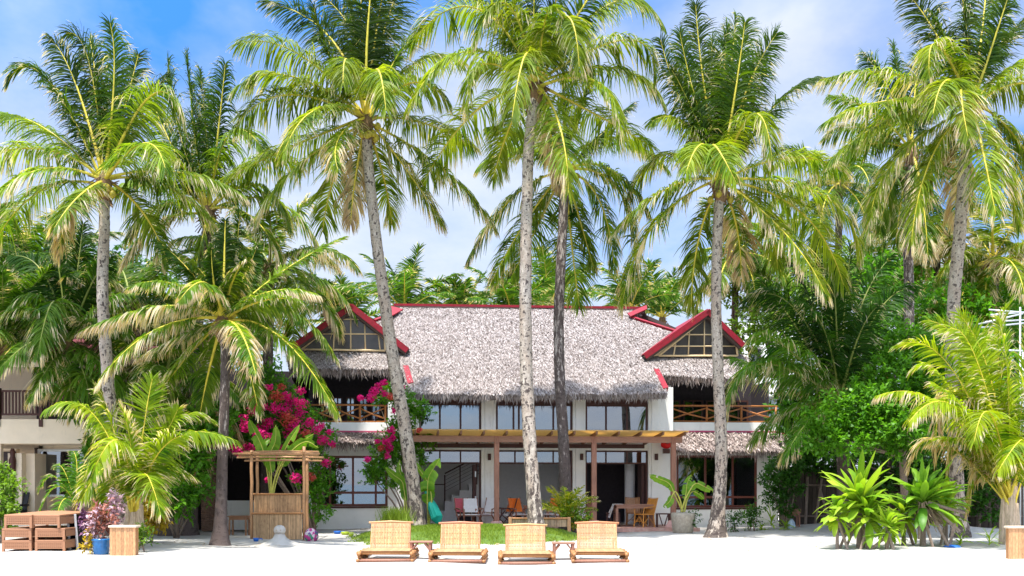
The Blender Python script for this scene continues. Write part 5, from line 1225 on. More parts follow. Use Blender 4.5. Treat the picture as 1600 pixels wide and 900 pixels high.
# banana plants ------------------------------------------------------------
def banana(label, d, base, leaves, seed, group='banana plants by the villa', name='banana_plant', wmul=1.0):
    """leaves: (stem points px..., blade start index fraction, width m)"""
    root = thing(name, label, 'banana plant', tuple(base), group); r = np.random.RandomState(seed)
    for (pts, fs, w, dz) in leaves:
        n = len(pts); P = [np.array(base) + np.array([r.uniform(-.06, .06), r.uniform(-.05, .05), 0])] + [np.array(W(px, py, d + dz * (k + 1) / n)) for k, (px, py) in enumerate(pts)]
        P = smooth_poly(P, 30); P, L = resample(P, 30); k0 = int(30 * fs)
        mb = MB(); mb.tube([Vector(p) for p in P[:k0 + 2]], list(np.linspace(.035, .018, k0 + 2)), 6); mb.tube([Vector(p) for p in P[k0:]], list(np.linspace(.018, .004, 30 - k0)), 5)
        lf = mb.build('leaf_stalk', m_stem_y, root, smooth=True)
        B = P[k0:]; m = len(B); T = unit(np.gradient(B, axis=0)); S = unit(np.cross(T, np.array([0.15, 1.0, .25]))); S = unit(S + r.uniform(-.3, .3) * np.array([0, 1, 0])); N = np.cross(S, T); N = N * np.sign(N[:, 2:3] + 1e-6)
        tt = np.linspace(0, 1, m); prof = np.interp(tt, [0, .08, .3, .7, .92, 1], [.15, .75, 1, .95, .55, .03]) * w * wmul
        V, Q, R = [], [], []
        for sgn in (-1, 1):
            edge = prof * (1 + .05 * r.randn(m)); droop = edge * .28
            for j in range(m - 1):
                if r.rand() < .10: continue                         # torn strip
                a, b = B[j], B[j + 1]
                ea = B[j] + sgn * S[j] * edge[j] + N[j] * edge[j] * .35 - np.array([0, 0, droop[j]]); eb = B[j + 1] + sgn * S[j + 1] * edge[j + 1] + N[j + 1] * edge[j + 1] * .35 - np.array([0, 0, droop[j + 1]])
                ma = B[j] + sgn * S[j] * edge[j] * .5 + N[j] * edge[j] * .25; mbp = B[j + 1] + sgn * S[j + 1] * edge[j + 1] * .5 + N[j + 1] * edge[j + 1] * .25
                i = len(V); V += [a, b, mbp, ma, eb, ea]; Q += [(i, i + 1, i + 2, i + 3), (i + 3, i + 2, i + 4, i + 5)]; t_ = .5 + .2 * r.randn(); R += [t_, t_ + .08]
        npmesh('leaf_blade', V, Q, [m_banana], lf, rn=np.clip(R, 0, 1), smooth=False)
    return root
banana('banana plant in the stone pot at the patio corner, four arching leaves', 33.6, W(1067, 800, 33.6), [([(1055, 775), (1045, 755), (1030, 748), (1014, 742)], .40, .13, -.4), ([(1072, 770), (1074, 755), (1080, 742)], .34, .14, .1), ([(1076, 770), (1088, 755), (1100, 760), (1116, 768)], .45, .13, -.2),
       ([(1062, 780), (1055, 768), (1045, 785), (1036, 792)], .6, .12, -.5), ([(1074, 780), (1082, 768), (1092, 772), (1100, 780)], .6, .10, .3)], 3)
banana('tall banana plant rising behind the bamboo booth counter', 31.6, W(425, 785, 31.6), [([(418, 740), (410, 700), (395, 668), (389, 655)], .45, .17, .3), ([(424, 740), (422, 710), (430, 690), (431, 664)], .38, .17, -.2), ([(430, 745), (440, 715), (452, 690), (468, 664)], .45, .13, -.1), ([(434, 745), (448, 715), (465, 695), (490, 678)], .45, .17, .2),
       ([(432, 740), (455, 705), (480, 690), (498, 700)], .5, .15, -.3), ([(421, 740), (412, 705), (415, 690), (424, 685)], .5, .13, .3)], 5)
banana('banana plant with two upright leaves just right of the leaning trunk', 32.6, G(672, 32.9) + Vector((0, 0, .2)), [([(668, 765), (670, 745), (680, 728), (687, 716)], .34, .24, .1), ([(672, 765), (665, 748), (650, 725), (645, 714)], .5, .10, .3)], 7)
banana('banana plant showing left of the leaning trunk with broad leaves', 33.4, G(636, 33.2), [([(632, 770), (628, 752), (615, 742), (602, 730)], .45, .17, -.3), ([(630, 760), (628, 745), (624, 735), (625, 718)], .45, .12, .2)], 8)
# grassy pot left of the lawn, bush before the dark trunk
# ---------------------------------------------------------------- loungers
def lounger(cpx, d, label, shade):
    c = G(cpx, d)
    root = thing('bamboo_lounger', label, 'lounger', (c.x, c.y, c.z), 'bamboo loungers on the sand')
    L = lambda x, y, z: Vector((c.x + x, c.y + y, c.z + z))
    w = .56
    for sx in (-1, 1):
        mb = MB()
        mb.tube([L(sx * w, -.06, .035), L(sx * w, 1.75, .035)], .035, 8); mb.tube([L(sx * (w - .01), 0, .10), L(sx * (w - .01), 1.7, .10)], .032, 8); mb.tube([L(sx * (w - .02), -.07, .165), L(sx * (w - .02), 1.6, .175)], .036, 9)
        for y in (.05, .12, .9, 1.6): mb.tube([L(sx * (w - .09), y, .03), L(sx * (w + .03), y, .15)], .022, 6)
        mb.build('side_rail', m_bamboo, root, smooth=True)
    mb = MB(); mb.tube([L(-w - .04, -.02, .03), L(w + .04, -.02, .035)], .034, 8); mb.build('cross_bar', m_wood, root, smooth=True)
    mb = MB()
    for y in (.03, .55, 1.05): mb.tube([L(-w - .04, y, .185), L(w + .04, y, .18)], .036, 8)
    mb.build('cross_bar', m_bamboo, root, smooth=True)
    mb = MB(); R = []; n = 34
    for k in range(n):
        x = -w + .07 + (2 * w - .14) * k / (n - 1); mb.box(c.x + x - .0135, c.x + x + .0135, c.y - .03, c.y + 1.08, c.z + .222, c.z + .232)
    o = mb.build('seat', m_bamboo_l, root); slat_rnd(o, 11)
    # backrest: leans back, slats on two rails, with woven cross strips
    b0 = L(0, 1.02, .235); dr = Vector((0, .42, 1)).normalized(); H = .575; hw = .415
    mb = MB(); n = 30
    for k in range(n):
        x = -hw + 2 * hw * k / (n - 1); a = b0 + Vector((x, 0, 0)); e = a + dr * H
        mb.beam(a, e, .0225, .012, up=(0, -1, .3))
    o = mb.build('backrest', m_bamboo_l, root); slat_rnd(o, 12 + int(cpx))
    mb = MB()
    for f in (.05, .28, .5, .72, .93):
        a = b0 + dr * (H * f) + Vector((-hw - .01, -.012 if False else .013, 0)); mb.beam(a, a + Vector((2 * hw + .02, 0, 0)), .022, .014)
    for f in (.17, .39, .61, .83):
        a = b0 + dr * (H * f) + Vector((-hw, -.011, 0))
        for k in range(0, 29, 2): mb.beam(a + Vector((2 * hw * k / 29, 0, 0)), a + Vector((2 * hw * (k + .8) / 29, 0, 0)), .006, .012)
    for sx in (-1, 1): mb.tube([b0 + Vector((sx * hw, .03, 0)), b0 + Vector((sx * hw, .03, 0)) + dr * (H + .02)], .024, 8)
    mb.build('backrest_frame', m_bamboo, root)
    t_ = b0 + dr * (H + .02); mb = MB(); mb.tube([t_ + Vector((-hw - .07, 0, -.012)), t_ + Vector((0, 0, .012)), t_ + Vector((hw + .07, 0, -.014))], .024, 9); mb.build('top_rail', M('top_rail_%d' % cpx, shade, .45, .2, (10, 10, 10), 4), root, smooth=True)
    for sx in (-1, 1):
        mb = MB(); mb.tube([b0 + Vector((sx * (hw - .03), .04, 0)) + dr * H * .8, L(sx * (hw - .03), 1.68, .12)], .018, 7); mb.build('prop_stick', m_bamboo, root, smooth=True)
    return root
def slat_rnd(o, seed):
    me = o.data; r = np.random.RandomState(seed); n = len(me.polygons); a = me.attributes.new('rnd', 'FLOAT', 'FACE'); v = np.repeat(r.rand(n // 6 + 1), 6)[:n]; a.data.foreach_set('value', v.astype(np.float32))
for px, lab, sh in ((602, 'bamboo lounger on the sand at the left end of the row of four', (.52, .30, .14)), (714, 'bamboo lounger with stained backrest, second from the left, right of the first small table', (.50, .22, .12)),
                    (823, 'bamboo lounger third from the left, left of the second small table', (.55, .34, .15)), (938, 'bamboo lounger at the right end of the row, right of the second small table', (.50, .22, .10))):
    lounger(px, 21.25, lab, sh).rotation_euler = (0, 0, rad({602: 1.2, 714: -.8, 823: .6, 938: -1.4}[px]))
for px, lab in ((657, 'low arched reddish wooden table between the first and second loungers'), (881, 'low arched reddish wooden table between the third and last loungers')):
    c = G(px, 22.0); root = thing('small_table', lab, 'side table', tuple(c), 'small tables between the loungers'); q = lambda x, y, z: Vector((c.x + x, c.y + y, c.z + z))
    mb = MB(); mb.box(c.x - .245, c.x + .245, c.y - .02, c.y + .42, c.z + .345, c.z + .375); mb.build('table_top', m_wood_h, root, bevel=.006)
    for x in (-.2, .2):
        for y in (.02, .37):
            mb = MB(); mb.box(c.x + x - .028, c.x + x + .028, c.y + y - .025, c.y + y + .025, c.z - .04, c.z + .345); mb.build('leg', m_wood, root, bevel=.004)
    for y in (.02, .37):
        for s in (-1, 1):
            mb = MB(); mb.beam(q(s * .185, y, .20), q(s * .08, y, .335), .04, .03); mb.build('brace', m_wood, root)

# ---------------------------------------------------------------- bamboo booth, table, toys
d = 30.3; bc = G(427, d); booth = thing('bamboo_booth', 'bamboo booth with slatted counter and open pole canopy, behind the sand head', 'bamboo booth', tuple(bc))
def wz(py, dd): return EYE + (HY - py) / F * dd
def wx(px, dd): return (px - CX) / F * dd
for px, dd, y1 in ((393, d, 710), (402, d + 1.0, 716), (475, d, 704), (480, d + 1.0, 714)):
    mb = MB(); x = wx(px, dd); h = wz(y1, dd); n = 6
    mb.tube([(x, dd, -.05)] + [(x + .01 * math.sin(k * 2), dd, h * k / n) for k in range(1, n)] + [(x, dd, h + .12)], .047, 9, wob=.03); mb.build('post', m_bamboo_l, booth, smooth=True)
for py, x0, x1, dd in ((709, 364, 500, d - .08), (715, 370, 506, d + .25), (720, 382, 503, d + .95), (711, 372, 498, d + .6), (706, 380, 498, d + 1.05)):
    mb = MB(); mb.tube([(wx(x0, dd), dd, wz(py, dd)), (wx((x0 + x1) / 2, dd), dd, wz(py, dd) + .02), (wx(x1, dd), dd, wz(py, dd))], .030, 8); mb.build('canopy_pole', m_bamboo_l, booth, smooth=True)
for px in (395, 476):
    mb = MB(); mb.tube([(wx(px, d), d - .2, wz(710, d) + .06), (wx(px, d), d + 1.3, wz(710, d) + .06)], .03, 8); mb.build('canopy_pole', m_bamboo_l, booth, smooth=True)
for (x0, x1, y0, y1, dd, sd_) in ((396, 472, 833, 802, d - .07, 1), (397, 471, 801, 772, d + .25, 2)):
    mb = MB(); n = 44; a, b = wx(x0, dd), wx(x1, dd); z0 = 0.0 if sd_ == 1 else wz(803, dd); z1 = wz(y1, dd)
    for k in range(n): 
        x = a + (b - a) * k / n; mb.box(x, x + (b - a) / n * .88, dd - .012, dd + .012 * (1 + k % 2), z0, z1 + .01 * math.sin(k * 5))
    o = mb.build('slat_panel', M('booth_slats_%d' % sd_, (.42, .26, .13) if sd_ == 1 else (.46, .27, .13), .6, .3, (9, 9, 2), 3, dirt=((.22, .12, .06), (2, 2, 2), 3, .55, .7), rndv=.3), booth); slat_rnd(o, sd_)
    mb = MB(); mb.tube([(a - .05, dd - .03, z1), (b + .05, dd - .03, z1)], .028, 8)
    if sd_ == 1: mb.box(a, b, dd, dd + .5, z1 - .03, z1 - .005)
    mb.build('counter_rail', m_bamboo, booth)
# small rattan table left of booth
def frame_table(name, label, cpx, d, w, dep, h, mat, group=None, base=None, topt=.04, leg=.025):
    c = base or G(cpx, d); root = thing(name, label, 'table', tuple(c), group)
    mb = MB(); mb.box(c.x - w / 2, c.x + w / 2, c.y - dep / 2, c.y + dep / 2, c.z + h - topt, c.z + h); mb.build('table_top', mat, root, bevel=.006)
    mb = MB(); mb.box(c.x - w / 2 + .04, c.x + w / 2 - .04, c.y - dep / 2 + .03, c.y + dep / 2 - .03, c.z + h - topt - .09, c.z + h - topt - .001); mb.build('apron', mat, root)
    for x in (-1, 1):
        for y in (-1, 1):
            mb = MB(); xx, yy = c.x + x * (w / 2 - .05), c.y + y * (dep / 2 - .05); mb.box(xx - leg, xx + leg, yy - leg, yy + leg, c.z - .02, c.z + h - topt - .09); mb.build('leg', mat, root)
    return root
frame_table('rattan_table', 'small brown rattan table left of the bamboo booth', 374, 32.5, .62, .5, .62, M('rattan_brown', (.30, .15, .08), .6, .25))
# sand head sculpture
c = G(437, 28.0); root = thing('sand_sculpture', 'little round sand head with a face on a sand pile, before the booth', 'sand sculpture', tuple(c))
def blob(c, prof, n=22, wob=.05): mb = MB(); mb.lathe(c, prof, n, wob); return mb
blob(c, [(.60, -.05), (.44, .03), (.29, .09), (.19, .17), (.13, .27), (.09, .31)], wob=.10).build('pile', m_sand, root, smooth=True)
hd = blob(Vector(c) + Vector((0, 0, .26)), [(.06, 0), (.14, .03), (.165, .10), (.155, .17), (.11, .23), (.04, .255)], wob=.03).build('head', m_sand, root, smooth=True)
m_sdark = M('wet_sand', (.33, .27, .21), .9, .1); mb = MB()
for sx in (-1, 1): mb.lathe(Vector(c) + Vector((sx * .055, -.155, .375)), [(.012, 0), (.018, .01), (.01, .024)], 8)
for k in range(7): a = -0.9 + k * .3; mb.lathe(Vector(c) + Vector((math.sin(a) * .07, -.165 + abs(a) * .012, .325 - math.cos(a) * .018)), [(.008, 0), (.01, .006), (.006, .012)], 6)
mb.build('face', m_sdark, hd)
for px, py, mt, s, lab in ((527, 836, m_plastic_b, .1, 'flat blue plastic toy on the sand, left of the green ones'), (539, 837, m_plastic_g, .11, 'lime green sand toy right of the blue one'), (548, 839, m_plastic_g, .07, 'smaller lime green sand toy beside the lawn'), (400, 846, m_plastic_b, .07, 'tiny blue toy half in the sand before the booth')):
    dd = EYE * F / (py - HY); c = G(px, dd); root = thing('sand_toy', lab, 'toy', tuple(c), 'plastic toys on the sand')
    mb = MB(); mb.lathe(c, [(s * .9, 0), (s * 1.1, .05), (s * 1.2, .09), (s * 1.0, .10)], 12); mb.build('tray', mt, root, smooth=True)
    mb = MB(); mb.tube([Vector(c) + Vector((s, 0, .07)), Vector(c) + Vector((s * 2.2, .02, .08)), Vector(c) + Vector((s * 2.6, .02, .05))], .014, 6); mb.build('handle', mt, root)
c = G(486, 30); root = thing('covered_basket', 'pink and green patterned bundle beside the booth post', 'bundle', tuple(c))
mb = blob(c, [(.16, 0), (.2, .1), (.19, .24), (.12, .34), (.05, .38)], wob=.12)
m_pat, t, b = newmat('patterned_cloth'); vo = t.add('ShaderNodeTexVoronoi', Scale=14); t.link(t.coords('Object'), vo.inputs['Vector'])
t.link(t.ramp(vo.outputs['Color'], [(0.2, (.45, .04, .2)), (.45, (.03, .2, .12)), (.6, (.6, .5, .5)), (.8, (.1, .05, .2))], 'CONSTANT'), b.inputs['Base Color']); mb.build('cloth', m_pat, root, smooth=True)

# ---------------------------------------------------------------- lawn things
def on_lawn(px, d):
    x = wx(px, d); return Vector((x, d, (lawn_h(x, d) or gz(x, d))))
dd = 31.2; c = on_lawn(842, dd); root = thing('bamboo_bench', 'long low bamboo backrest on posts at the back edge of the lawn', 'bench', tuple(c))
mb = MB(); a, b = wx(800, dd), wx(888, dd); n = 46
for k in range(n): x = a + (b - a) * k / n; mb.box(x, x + (b - a) / n * .85, dd - .012, dd + .012 + .004 * (k % 2), wz(823, dd), wz(811, dd))
o = mb.build('slat_panel', M('bench_slats', (.36, .24, .14), .6, .25, (9, 9, 2), 3, rndv=.3), root); slat_rnd(o, 5)
for px, y1 in ((797, 808), (889, 808)):
    mb = MB(); mb.box(wx(px, dd) - .05, wx(px, dd) + .05, dd - .05, dd + .05, c.z - .15, wz(y1, dd)); mb.build('post', m_bamboo_l, root, bevel=.008)
mb = MB(); mb.tube([(a, dd - .02, wz(810, dd)), (b, dd - .02, wz(810, dd))], .03, 8); mb.build('top_rail', m_bamboo, root)
c = on_lawn(617, 31.0); root = thing('potted_grass', 'terracotta pot of bright green grass behind the leftmost lounger', 'potted plant', tuple(c))
mb = MB(); mb.lathe(c, [(.14, -.05), (.26, .05), (.30, .20), (.28, .24)], 16); mb.build('pot', m_terra, root, smooth=True)
pp = [(c.x + r_.gauss(0, .2), c.y + r_.gauss(0, .14), c.z + .18) for k in range(700)]; o = blades('grass', pp, .36, .012, m_grass, 8, .45); mat_fix = o.location.copy(); o.parent = root; o.location = mat_fix - root.location
# green folded umbrella leaning behind leaning trunk
root = thing('beach_umbrella', 'furled green beach umbrella leaning behind the curved trunk', 'umbrella', tuple(G(680, 33.2)))
p0, p1 = W(686, 818, 32.6), W(664, 764, 33.0); mb = MB(); mb.tube([p0, p0.lerp(p1, .15), p0.lerp(p1, .45), p0.lerp(p1, .8), p1], [.06, .2, .17, .10, .03], 11, wob=.12); mb.build('canopy', m_green_c, root)
mb = MB(); mb.tube([p0 + (p0 - p1) * .08, p1 + (p1 - p0) * .12], .018, 7); mb.build('pole', m_wood, root)
# bush in front of the dark trunk
root = thing('areca_bush', 'bushy fine leaved palm at the foot of the dark mottled trunk', 'bush', tuple(G(886, 32.2)))
r2 = random.Random(5); C = W(885, 806, 32.2)
for k in range(26):
    az = k * 2.4; el_ = r2.uniform(35, 85); P = auto_curve(C + Vector((math.cos(az) * .15, math.sin(az) * .15, 0)), az, rad(el_), r2.uniform(.75, 1.15), rad(r2.uniform(35, 75)))
    add_frond(root, P, (1.6, 1.35, .7) if k % 3 else (1.0, 1.1, 1.0), .35 if k % 4 == 0 else .05, roll=r2.uniform(-.5, .5), wid=.26, sag=.25, nl=26, lw=.012, r0=.009, base=.2)
leaf_mesh('flowering_base', [(tuple(W(905, 812, 32)), (.32, .3, .3)), (tuple(W(890, 800, 32)), (.3, .3, .35))], 900, .09, m_leaf_light, root, 31); leaf_mesh('yellow_leaves', [(tuple(W(902, 815, 31.9)), (.34, .25, .25))], 220, .08, m_yleaf, root, 32)

# ---------------------------------------------------------------- patio furniture (house frame)
def P0(px, v, z=FLZ): return Hw(hu(px, v), v, z)
def folding_chair(label, px, v, rz, cloth, mat=None):
    root = thing('folding_chair', label, 'chair', tuple(P0(px, v)), 'wooden patio chairs'); mat = mat or m_wood; b = P0(px, v); R = Matrix.Translation(b) @ Matrix.Rotation(rz, 4, 'Z')
    for s in (-1, 1):
        mb = MB(R); mb.beam((s * .27, -.25, 0), (s * .27, .22, .55), .035, .03); mb.build('leg', mat, root); mb = MB(R); mb.beam((s * .27, .28, 0), (s * .27, -.24, .42), .035, .03); mb.build('leg', mat, root)
        mb = MB(R); mb.tube([(s * .30, -.28, .60), (s * .30, 0, .63), (s * .29, .25, .60)], .026, 7); mb.build('armrest', mat, root); mb = MB(R); mb.beam((s * .29, -.25, .40), (s * .29, -.25, .6), .03, .03); mb.build('arm_post', mat, root)
        mb = MB(R); mb.beam((s * .25, .20, .35), (s * .25, .42, 1.0), .03, .03); mb.build('back_post', mat, root)
    mb = MB(R); n = 6; 
    for k in range(n):
        y0 = -.24 + .46 * k / n; y1 = -.24 + .46 * (k + 1) / n; s0 = -.05 * math.sin(math.pi * k / n); s1 = -.05 * math.sin(math.pi * (k + 1) / n)
        mb.prism([(-.25, y0, .42 + s0), (.25, y0, .42 + s0), (.25, y1, .42 + s1), (-.25, y1, .42 + s1)], (0, 0, .015))
    mb.build('seat', m_whitec, root); mb = MB(R); mb.prism([(-.25, .22, .50), (.25, .22, .50), (.25, .415, .98), (-.25, .415, .98)], (0, .015, 0)); mb.build('backrest', cloth, root)
    return root
folding_chair('wooden folding chair with pink cloth back, by the stair arch', 727, -.9, rad(205 - 180), m_pinkc)
folding_chair('wooden folding chair with white cloth back, right of the pink one', 737, -1.3, rad(10), m_whitec)
folding_chair('wooden folding chair with white cloth back beside the first pergola post', 762, -.8, rad(-25), m_whitec)
folding_chair('dark wooden chair just right of the first pergola post', 787, -.7, rad(-60), m_orange, m_frame)
folding_chair('orange cloth chair left of the tallest trunk', 812, -.9, rad(30), m_orange)
folding_chair('orange cloth chair behind the tallest trunk, at its right', 862, -.9, rad(-30), m_orange)
frame_table('patio_table', 'dark wooden table behind the orange chairs on the patio', 835, 0, .95, .7, .72, m_wood, base=P0(838, -.3))
root = thing('potted_plant', 'dark spiky potted plant standing between the orange chairs', 'potted plant', tuple(P0(808, .6)))
c = P0(808, .6); mb = MB(); mb.lathe(c, [(.12, 0), (.17, .3), (.16, .32)], 12); mb.build('pot', m_black, root)
mb = MB(); rv = []
for k in range(14):
    a = k * 2.4; o_ = Vector((math.cos(a), math.sin(a), 0)); s = Vector((-o_.y, o_.x, 0)) * .03; p = c + Vector((0, 0, .5)); e = p + o_ * .2 + Vector((0, 0, .35)); i = p + o_ * .1 + Vector((0, 0, .1)); mb.quad(p - s, p + s, i + s, i - s); mb.quad(i - s, i + s, e + s * .1, e - s * .1)
mb.build('leaves', m_leaf_dark, root)
folding_chair('wooden chair leaning beside the leafy bush, left of the second pergola post', 908, -1.1, rad(-70), m_wood)
big = frame_table('dining_table', 'sturdy reddish wooden table on the patio right of the second post', 998, 0, 1.35, .85, .78, m_wood_h, base=P0(990, -1.6), topt=.05, leg=.045)
root = thing('table_cloth', 'white cloth hanging over the left end of the dining table', 'cloth', tuple(P0(966, -1.6, .9))); c = P0(990, -1.6)
mb = MB(); mb.prism([(c.x - .70, c.y - .3, c.z + .784), (c.x - .40, c.y - .3, c.z + .784), (c.x - .40, c.y + .3, c.z + .784), (c.x - .70, c.y + .3, c.z + .784)], (0, 0, .006)); mb.prism([(c.x - .70, c.y - .3, c.z + .79), (c.x - .70, c.y + .3, c.z + .79), (c.x - .92, c.y + .25, c.z + .35), (c.x - .86, c.y - .25, c.z + .3)], (-.008, 0, 0)); mb.build('fold', m_whitec, root)
def rattan_chair(label, px, v, rz, mat):
    b = P0(px, v); root = thing('rattan_chair', label, 'chair', tuple(b), 'rattan chairs round the dining table'); R = Matrix.Translation(b) @ Matrix.Rotation(rz, 4, 'Z')
    for x, y in ((-.24, -.22), (.24, -.22), (-.22, .22), (.22, .22)): mb = MB(R); mb.tube([(x * 1.1, y * 1.15, 0), (x, y, .44)], .022, 7); mb.build('leg', mat, root)
    mb = MB(R); mb.box(-.26, .26, -.25, .25, .42, .46); mb.build('seat', mat, root, bevel=.01)
    mb = MB(R)
    for k in range(15): x = -.2 + .4 * k / 14; mb.beam((x, .23, .46), (x * 1.05, .38, .98), .024, .012)
    mb.tube([(-.24, .22, .44), (-.25, .385, 1.0), (.25, .385, 1.0), (.24, .22, .44)], .022, 7); mb.build('backrest', mat, root)
    for s in (-1, 1):
        mb = MB(R); mb.tube([(s * .24, -.24, .44), (s * .28, -.22, .66), (s * .29, .0, .69), (s * .26, .30, .72)], .02, 7); mb.build('armrest', mat, root)
        mb = MB(R); mb.tube([(s * .25, -.22, .12), (s * .25, .0, .34), (s * .23, .22, .12)], .013, 6); mb.build('brace', mat, root)
    mb = MB(R); mb.tube([(-.25, -.24, .12), (0, -.24, .36), (.25, -.24, .12)], .013, 6); mb.tube([(-.24, -.24, .2), (.24, -.24, .2)], .013, 6); mb.build('brace', mat, root)
    return root
rattan_chair('honey coloured rattan armchair in front of the dining table', 1007, -2.1, rad(-60), m_chair_y)
rattan_chair('rattan chair on the far side of the dining table, only its back shows', 990, -.6, rad(0), m_bamboo)
def stool(label, px, v):
    b = P0(px, v); root = thing('wooden_stool', label, 'stool', tuple(b), 'dark wooden stools'); w = .24
    mb = MB(); mb.box(b.x - w, b.x + w, b.y - .16, b.y + .16, b.z + .44, b.z + .48); mb.build('seat', m_frame, root, bevel=.006)
    for x in (-w + .03, w - .03):
        for y in (-.12, .12): mb = MB(); mb.box(b.x + x - .022, b.x + x + .022, b.y + y - .02, b.y + y + .02, b.z, b.z + .44); mb.build('leg', m_frame, root)
    for s in (-1, 1): mb = MB(); mb.beam((b.x + s * .15, b.y - .12, b.z + .44), (b.x + s * .03, b.y - .12, b.z + .05), .05, .03); mb.build('brace', m_frame, root)
stool('dark wooden stool left of the third pergola post', 1036, -2.3); stool('low wooden stool at the left end of the dining table', 958, -1.4)
c = G(1067, 33.5); root = thing('stone_pot', 'rough beige stone pot holding the banana plant', 'pot', tuple(c)); mb = MB(); mb.lathe(c, [(.26, -.05), (.34, .05), (.38, .45), (.40, .60), (.36, .66), (.33, .62)], 22); mb.build('pot_body', m_stonepot, root, smooth=True)
# red paper lantern
b = Hw(hu(1040, -.25), -.35, 0); z = wz(694, b.y); root = thing('red_lantern', 'small red lantern hanging under the pergola end by the thatch', 'lantern', (b.x, b.y, z - .12))
mb = MB(); mb.lathe((b.x, b.y, z - .16), [(.08, 0), (.19, .07), (.21, .15), (.18, .24), (.07, .30)], 14); mb.build('shade', m_lantern, root, smooth=True)
mb = MB(); mb.box(b.x - .12, b.x + .12, b.y - .1, b.y + .1, z - .34, z - .17); mb.build('holder', m_frame, root); mb = MB(); mb.tube([(b.x, b.y, z + .13), (b.x, b.y, z + .36)], .008, 5); mb.build('cord', m_black, root)
# rattan chair by the fence
c = G(1238, 35.3); frame_table('low_crate_table', 'brown low table with a pale bag beside it, in front of the dark fence', 1238, 35.3, .5, .4, .62, m_wood, topt=.14)
c = G(1236, 34.9); root = thing('bag', 'pale blue white bag under the low table at the fence', 'bag', tuple(c)); mb = MB(); mb.lathe(c, [(.09, -.02), (.14, .06), (.12, .2), (.05, .3), (.02, .32)], 9, .15); mb.build('bag_body', M('pale_bag', (.45, .55, .65), .5, .2), root)
c = G(1488, 26.3); root = thing('blue_debris', 'small blue plastic piece under the dead stems', 'plastic piece', tuple(c)); mb = MB(); mb.lathe(c, [(.22, -.02), (.2, .04), (.1, .06)], 9, .2); mb.build('plastic_sheet', m_plastic_b, root)

# ---------------------------------------------------------------- fence right
r3 = random.Random(8); fd = 36.3
fence = thing('weathered_fence', 'tall dark weathered bamboo and plank fence behind the plants at the right', 'fence', tuple(G(1420, fd)))
mb = MB(); x = wx(1218, fd); xe = wx(1700, fd); rv = []
while x < xe:
    w = r3.uniform(.07, .16); h = r3.uniform(2.15, 2.55); yy = fd + r3.uniform(-.03, .03); mb.box(x, x + w, yy - .02, yy + .02, -.1, h); rv += [r3.random()] * 6; x += w + r3.uniform(.003, .02)
o = mb.build('boards', m_fence, fence); a = o.data.attributes.new('rnd', 'FLOAT', 'FACE'); a.data.foreach_set('value', np.array(rv[:len(o.data.polygons)], dtype=np.float32))
mb = MB(); mb.box(wx(1218, fd), xe, fd + .06, fd + .08, -.1, 2.1); mb.build('backing', m_fence, fence)
for z in (.5, 1.6): mb = MB(); mb.tube([(wx(1218, fd), fd - .07, z), (xe, fd - .07, z)], .035, 7); mb.build('rail', m_rustic, fence)
for (x0, y0, x1, y1) in ((1258, 830, 1262, 745), (1272, 830, 1285, 740), (1240, 740, 1244, 690), (1249, 740, 1250, 690), (1300, 830, 1280, 760), (1440, 740, 1460, 640), (1500, 820, 1490, 730), (1530, 830, 1532, 740), (1360, 820, 1362, 745)):
    mb = MB(); mb.tube([W(x0, y0, fd - .35), W(x1, y1, fd - .2)], [.055, .045], 8, wob=.08); mb.build('leaning_pole', m_rustic, fence)
# bamboo post/planter boxes
def bamboo_box(label, px0, px1, py0, py1, d, split=True):
    c = G((px0 + px1) / 2, d); root = thing('bamboo_planter', label, 'planter box', tuple(c), 'upright bamboo clad planter boxes'); a, b = wx(px0, d), wx(px1, d); z1 = wz(py1, d); n = max(5, int((b - a) / .065))
    mb = MB()
    for k in range(n): x = a + (b - a) * k / n; mb.box(x, x + (b - a) / n * .94, d - .02 - .004 * (k % 2), d + .015, -.04, z1 - .05 + .004 * (k % 3))
    o = mb.build('front_panel', m_bamboo_l, root); slat_rnd(o, int(px0) + 3)
    mb = MB(); mb.box(a + .01, b - .01, d + .016, d + (b - a) * .35, -.04, z1 - .06); mb.build('box', m_bamboo, root); mb = MB(); mb.box(a - .03, b + .03, d - .05, d + (b - a) * .4, z1 - .05, z1); mb.build('lid', M('pale_lid_%d' % px0, (.62, .50, .36), .7, .1), root, bevel=.008)
bamboo_box('bamboo clad box beside the blue pot at the foot of the young palm', 172, 212, 868, 821, 23.6); bamboo_box('bamboo clad post box cut by the right edge of the picture', 1576, 1606, 872, 822, 22.6)
# blue pot
d = 23.9; c = G(158, d); root = thing('blue_pot', 'glazed blue flower pot left of the bamboo clad box', 'pot', tuple(c)); mb = MB(); mb.lathe(c, [(.13, -.02), (.165, .03), (.195, .22), (.20, .31), (.215, .33), (.215, .37), (.18, .37)], 24); mb.build('pot_body', m_blue_pot, root, smooth=True)
root = thing('bronze_plant', 'reddish bronze and cream leaved plant growing in the blue pot', 'plant', (c.x, c.y, c.z + .36)); C = Vector(c)
leaf_mesh('bronze_leaves', [(tuple(C + Vector((.0, .1, .75))), (.15, .15, .36))], 380, .14, m_redleaf, root, 51, shell=.2, wfac=.2, up=.9); leaf_mesh('cream_leaves', [(tuple(C + Vector((-.24, .0, .55))), (.09, .1, .40)), (tuple(C + Vector((-.12, .0, .95))), (.05, .07, .22))], 260, .08, m_pinkleaf, root, 52, shell=.2); leaf_mesh('yellow_leaves', [(tuple(C + Vector((-.3, -.02, .3))), (.14, .12, .2))], 200, .09, m_yleaf, root, 53, shell=.2)
branches('stem', C + Vector((0, 0, .3)), [C + Vector((.0, .1, 1.0)), C + Vector((-.2, 0, .8)), C + Vector((.1, .1, .8))], .02, root)
